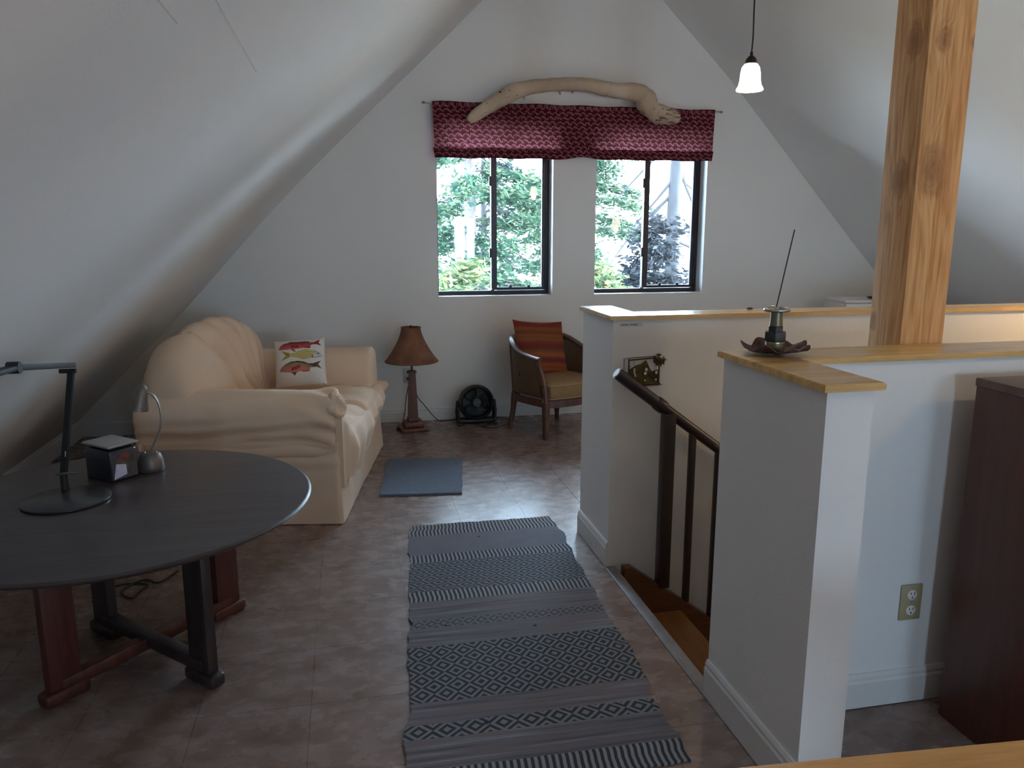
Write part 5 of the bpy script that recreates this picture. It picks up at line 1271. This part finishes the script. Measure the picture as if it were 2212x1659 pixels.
for k in range(34):
    a = random.uniform(0, 2 * pi); r = random.uniform(0, 0.026); cx, cz = 0.068 + r * cos(a) * 0.9, 0.048 + r * sin(a) * 1.1
    b_ = random.uniform(0, 2 * pi); l = random.uniform(0.010, 0.018); w = l * 0.4; yo = -0.012 - random.uniform(0, 0.012)
    d = Vector((cos(b_), 0.2, sin(b_))); e = Vector((-sin(b_), 0.3, cos(b_))); c_ = Vector((cx, yo, cz))
    v = [c_ - d * l, c_ + e * w, c_ + d * l, c_ - e * w, c_ + Vector((0, -0.004, 0))]
    lf = pyobj('metal_leaf', v, [(0, 1, 4), (1, 2, 4), (2, 3, 4), (3, 0, 4), (0, 3, 2, 1)], BRZ, orn)
tape = thing('label_tape', (1.186, PY, 1.103), 'narrow clear label tape with tiny dark lettering under the wooden cap', 'label')
boxo('strip', -0.052, 0.052, -0.0012, -0.0003, -0.008, 0.008, simple('tape_clear', (0.62, 0.62, 0.62), 0.25), tape, 0)
INK = simple('tape_ink', (0.10, 0.10, 0.14), 0.5)
random.seed(4); x = -0.046
while x < 0.030:
    w = random.choice((0.0012, 0.0018, 0.0024)); h = random.uniform(0.0022, 0.0034)
    if not (-0.014 < x < -0.006): boxo('ink_mark', x, x + w, -0.0018, -0.0010, -h, h, INK, tape, 0)
    x += w + 0.0012
boxo('glint', 0.034, 0.046, -0.0018, -0.0010, 0.004, 0.0065, simple('tape_glint', (0.85, 0.85, 0.85), 0.2), tape, 0)

# ------------------------------------------------------------------ dark cabinet beside the outlet
cab = thing('dark_cabinet', (2.13, 1.68, 0), 'tall dark mahogany cabinet standing beside the ivory outlet', 'cabinet')
MAH = wood('mahogany', (0.055, 0.014, 0.007), (0.105, 0.028, 0.013), 'Z', 4, 0.4)
x0, x1, y0, y1 = -0.355, 0.40, -0.22, 0.215
boxo('side_panel', x0, x0 + 0.022, y0, y1, 0.0, 1.058, MAH, cab, 0.002); boxo('side_panel', x1 - 0.022, x1, y0, y1, 0.0, 1.058, MAH, cab, 0.002)
boxo('top', x0 - 0.006, x1 + 0.006, y0 - 0.012, y1, 1.058, 1.083, wood('mahogany_top', (0.075, 0.030, 0.020), (0.14, 0.060, 0.038), 'X', 4, 0.35), cab, 0.004)
boxo('back_panel', x0 + 0.022, x1 - 0.022, y1 - 0.012, y1 - 0.002, 0.02, 1.058, MAH, cab, 0.001); boxo('plinth', x0 + 0.022, x1 - 0.022, y0 + 0.02, y0 + 0.04, 0, 0.08, MAH, cab, 0.001)
for k in range(2):
    xa = x0 + 0.024 + k * (x1 - x0 - 0.044) / 2; xb = xa + (x1 - x0 - 0.052) / 2
    d = boxo('door', xa, xb, y0 - 0.004, y0 + 0.018, 0.085, 1.052, MAH, cab, 0.003); latheo('knob', [(0.006, 0), (0.006, 0.012), (0.013, 0.018), (0.012, 0.026), (0.004, 0.029)], ALU, d, 16, M=Matrix.Translation((xb - 0.03 if k == 0 else xa + 0.03, y0 - 0.004, 0.6)) @ Matrix.Rotation(pi / 2, 4, 'X'))

# ------------------------------------------------------------------ pine table edge under the camera
PINE = wood('pine', (0.58, 0.27, 0.07), (0.80, 0.46, 0.16), 'X', 5, 0.4)
pt = thing('pine_table', (0.78, 0.56, 0), 'honey pine table with square legs standing before the alcove', 'table', rz=radians(-4.0))
boxo('top', -0.50, 0.50, -0.32, 0.32, 0.722, 0.75, PINE, pt, 0.006, 3)
boxo('apron', -0.44, 0.44, -0.27, -0.25, 0.64, 0.722, PINE, pt, 0.002); boxo('apron', -0.44, 0.44, 0.25, 0.27, 0.64, 0.722, PINE, pt, 0.002)
for sx in (-1, 1):
    for sy in (-1, 1): boxo('leg', sx * 0.45 - 0.025, sx * 0.45 + 0.025, sy * 0.265 - 0.025, sy * 0.265 + 0.025, 0, 0.722, PINE, pt, 0.004)

# ------------------------------------------------------------------ things beyond the far half wall
wc = thing('white_cabinet', (4.13, 5.58, 0), 'low white two-door cabinet standing behind the far half wall', 'cabinet', rz=radians(-9))
WP = simple('white_laminate', (0.72, 0.71, 0.70), 0.4)
boxo('carcass', -0.30, 0.34, -0.18, 0.18, 0.0, 0.945, WP, wc, 0.003); boxo('top', -0.31, 0.35, -0.205, 0.19, 0.945, 0.965, WP, wc, 0.003)
for k in (0, 1): d = boxo('door', -0.298 + 0.32 * k, 0.018 + 0.32 * k, -0.20, -0.181, 0.03, 0.94, WP, wc, 0.003); boxo('handle', -0.006 + 0.032 * k, 0.0 + 0.032 * k, -0.216, -0.2005, 0.55, 0.67, ALU, d, 0.002)
peb = on_z(1618, 668, CAPT)
vs_, fs = lathe_data([(0.3, 0.0), (0.9, 0.15), (1.0, 0.45), (0.8, 0.8), (0.3, 1.0)], 20)
pb = pyobj('pebble', [(a * 0.017, b * 0.010, c * 0.009) for a, b, c in vs_], fs, simple('dark_pebble', (0.055, 0.028, 0.022), 0.7, 0, 0.3, 80), None, 60); pb.location = (peb.x, 3.30, CAPT)
tag(pb, 'small dark pebble on the back edge of the far wooden cap', 'pebble')
dv = latheo('dark_dish', [(0.03, 0.0), (0.05, 0.006), (0.062, 0.016), (0.058, 0.017), (0.046, 0.009), (0.02, 0.005)], simple('dark_ceramic', (0.02, 0.018, 0.018), 0.4), None, 24); dv.location = (4.12, 5.52, 0.965)
tag(dv, 'small dark dish on the white cabinet beside the timber post', 'dish')

# ------------------------------------------------------------------ outside: ground and trees
bm = bmesh.new(); g = bmesh.ops.create_grid(bm, x_segments=30, y_segments=30, size=30)
for v in bm.verts: v.co.x += 2; v.co.y += 37.5; v.co.z = -3.0 + 0.4 * fbm((v.co.x * 0.2, v.co.y * 0.2, 0))
gr = obj('ground_outside', bm, simple('pale_gravel_ground', (0.56, 0.56, 0.54), 0.9, 0, 0.3, 2.0)); tag(gr, 'pale sunlit ground outside below the windows', 'ground', kind='structure')
BARK = simple('bark', (0.065, 0.052, 0.048), 0.9, 0, 0.35, 12, 0.6, 40, (1, 1, 0.25)); BARK2 = simple('grey_bark', (0.012, 0.0115, 0.013), 0.9, 0, 0.3, 12, 0.6, 40, (1, 1, 0.25))
def mat_leaf(name, cols):
    m = bpy.data.materials.new(name); m.use_nodes = True; nt = m.node_tree; nt.nodes.clear(); out = N(nt, 'ShaderNodeOutputMaterial')
    g = N(nt, 'ShaderNodeNewGeometry'); r = ramp(nt, [(i / (len(cols) - 1), c) for i, c in enumerate(cols)]); L(nt, g.outputs['Random Per Island'], r.inputs[0])
    d = N(nt, 'ShaderNodeBsdfDiffuse'); t = N(nt, 'ShaderNodeBsdfTranslucent'); mx = N(nt, 'ShaderNodeMixShader'); mx.inputs[0].default_value = 0.35
    L(nt, r.outputs[0], d.inputs[0]); L(nt, r.outputs[0], t.inputs[0]); L(nt, d.outputs[0], mx.inputs[1]); L(nt, t.outputs[0], mx.inputs[2]); L(nt, mx.outputs[0], out.inputs[0]); return m
LEAF_A = mat_leaf('fir_needles', [(0.012, 0.027, 0.022), (0.020, 0.042, 0.030), (0.035, 0.062, 0.036), (0.07, 0.10, 0.06)])
LEAF_B = mat_leaf('yellow_green_leaves', [(0.025, 0.045, 0.022), (0.05, 0.075, 0.035), (0.085, 0.10, 0.045), (0.16, 0.13, 0.06)])
LEAF_C = mat_leaf('grey_needles', [(0.010, 0.012, 0.014), (0.018, 0.020, 0.024), (0.034, 0.037, 0.040)])
def conifer(name, base, h, rad, nb, spray, leaf, bark, label, lean=(0, 0), zmin=0.15, seed=1, trunk_r=0.16, full=None, lf=0.135, droop=0.25):
    random.seed(seed)
    t = thing(name, base, label, 'tree', group='trees outside the windows')
    tubeo('trunk', [(lean[0] * q, lean[1] * q, h * q) for q in [i / 8 for i in range(9)]], [trunk_r * (1 - 0.85 * i / 8) for i in range(9)], bark, t, 12)
    lv, lf_ = [], []; bv, bf = [], []
    for k in range(nb):
        q = zmin + (1 - zmin) * (k + random.random()) / nb
        z = h * q; a = random.uniform(0, 2 * pi); ln = rad * (1 - q) ** 0.7 * random.uniform(0.65, 1.15) + 0.25
        c = Vector((lean[0] * q, lean[1] * q, z)); pts = []
        for j in range(6):
            s = j / 5; pts.append(c + Vector((cos(a) * ln * s, sin(a) * ln * s, -droop * ln * s * s + 0.10 * ln * s)))
        v, f = tube_data(pts, [0.028 * (1 - 0.8 * j / 5) * (0.4 + ln / rad) for j in range(6)], 5); o0 = len(bv); bv += v; bf += [tuple(o0 + i for i in ff) for ff in f]
        for _ in range(int(3.4 * spray * ln / rad)):
            s = random.uniform(0.18, 1.05); i = min(int(s * 5), 4); p = pts[i].lerp(pts[i + 1], min(1, s * 5 - i))
            p = p + Vector((random.gauss(0, 0.10), random.gauss(0, 0.10), random.gauss(-0.03, 0.06))) * (0.5 + ln / rad)
            d = Vector((cos(a) + random.gauss(0, 0.7), sin(a) + random.gauss(0, 0.7), random.gauss(-0.15, 0.4))).normalized(); e = d.orthogonal().normalized(); e.rotate(Matrix.Rotation(random.uniform(0, 6.28), 3, d))
            l = random.uniform(0.5, 1.2) * lf; w = l * random.uniform(0.20, 0.40); o0 = len(lv)
            lv += [p - d * l * 0.5, p + e * w * 0.5, p + d * l * 0.5, p - e * w * 0.5]; lf_.append((o0, o0 + 1, o0 + 2, o0 + 3))
    b_ = pyobj('branches', bv, bf, bark, t, 60); b_['kind'] = 'stuff'
    o = pyobj('foliage', lv, lf_, leaf, t); o['kind'] = 'stuff'
    return t
conifer('conifer_tree', (1.75, 11.3, -3.0), 8.6, 2.1, 50, 300, LEAF_A, BARK, 'broad dark green conifer outside the window nearer the sofa', seed=3, zmin=0.2)
conifer('conifer_tree', (4.35, 14.6, -3.0), 9.2, 2.2, 50, 300, LEAF_A, BARK, 'green conifer outside the window nearer the pendant lamp', seed=8, zmin=0.2)
conifer('conifer_tree', (3.1, 18.0, -3.0), 7.4, 1.6, 34, 160, LEAF_C, BARK2, 'slim grey-green conifer standing further off between the two windows', seed=12, zmin=0.25)
conifer('leafy_shrub', (1.15, 8.45, -3.0), 4.15, 0.75, 30, 130, LEAF_B, BARK, 'yellow-green leafy shrub low outside the window nearer the sofa', seed=17, zmin=0.4, trunk_r=0.05, droop=0.0)
conifer('leafy_shrub', (2.72, 8.2, -3.0), 4.1, 0.5, 30, 130, LEAF_B, BARK, 'yellow-green leafy shrub low outside the window nearer the pendant lamp', seed=21, zmin=0.4, trunk_r=0.05, droop=0.0)
conifer('spruce_tree', (4.05, 10.0, -3.0), 4.7, 0.5, 34, 110, LEAF_C, BARK2, 'small grey spruce in front of the bare trunk outside', seed=33, zmin=0.35, trunk_r=0.05)
# bare tree with diagonal branches
bt = thing('bare_tree', (5.05, 11.7, -3.0), 'bare grey tree trunk with thin slanting branches outside', 'tree', group='trees outside the windows')
tubeo('trunk', spline([(0, 0, 0), (0.05, 0, 2.5), (-0.02, 0, 4.6), (0.10, 0, 7.5)], 6), spline1([0.17, 0.14, 0.11, 0.07], 6), BARK2, bt, 12)
random.seed(5)
for k in range(16):
    z0 = random.uniform(3.6, 6.8); s = random.choice((-1, 1)); ln = random.uniform(0.6, 1.5)
    tubeo('bough', spline([(0.0, 0, z0), (s * ln * 0.5, random.gauss(0, 0.3), z0 - ln * 0.55 * random.uniform(0.6, 1.2)), (s * ln, random.gauss(0, 0.4), z0 - ln * random.uniform(0.9, 1.5))], 4), [0.030, 0.028, 0.026, 0.024, 0.020, 0.017, 0.014, 0.010, 0.006], BARK2, bt, 6)
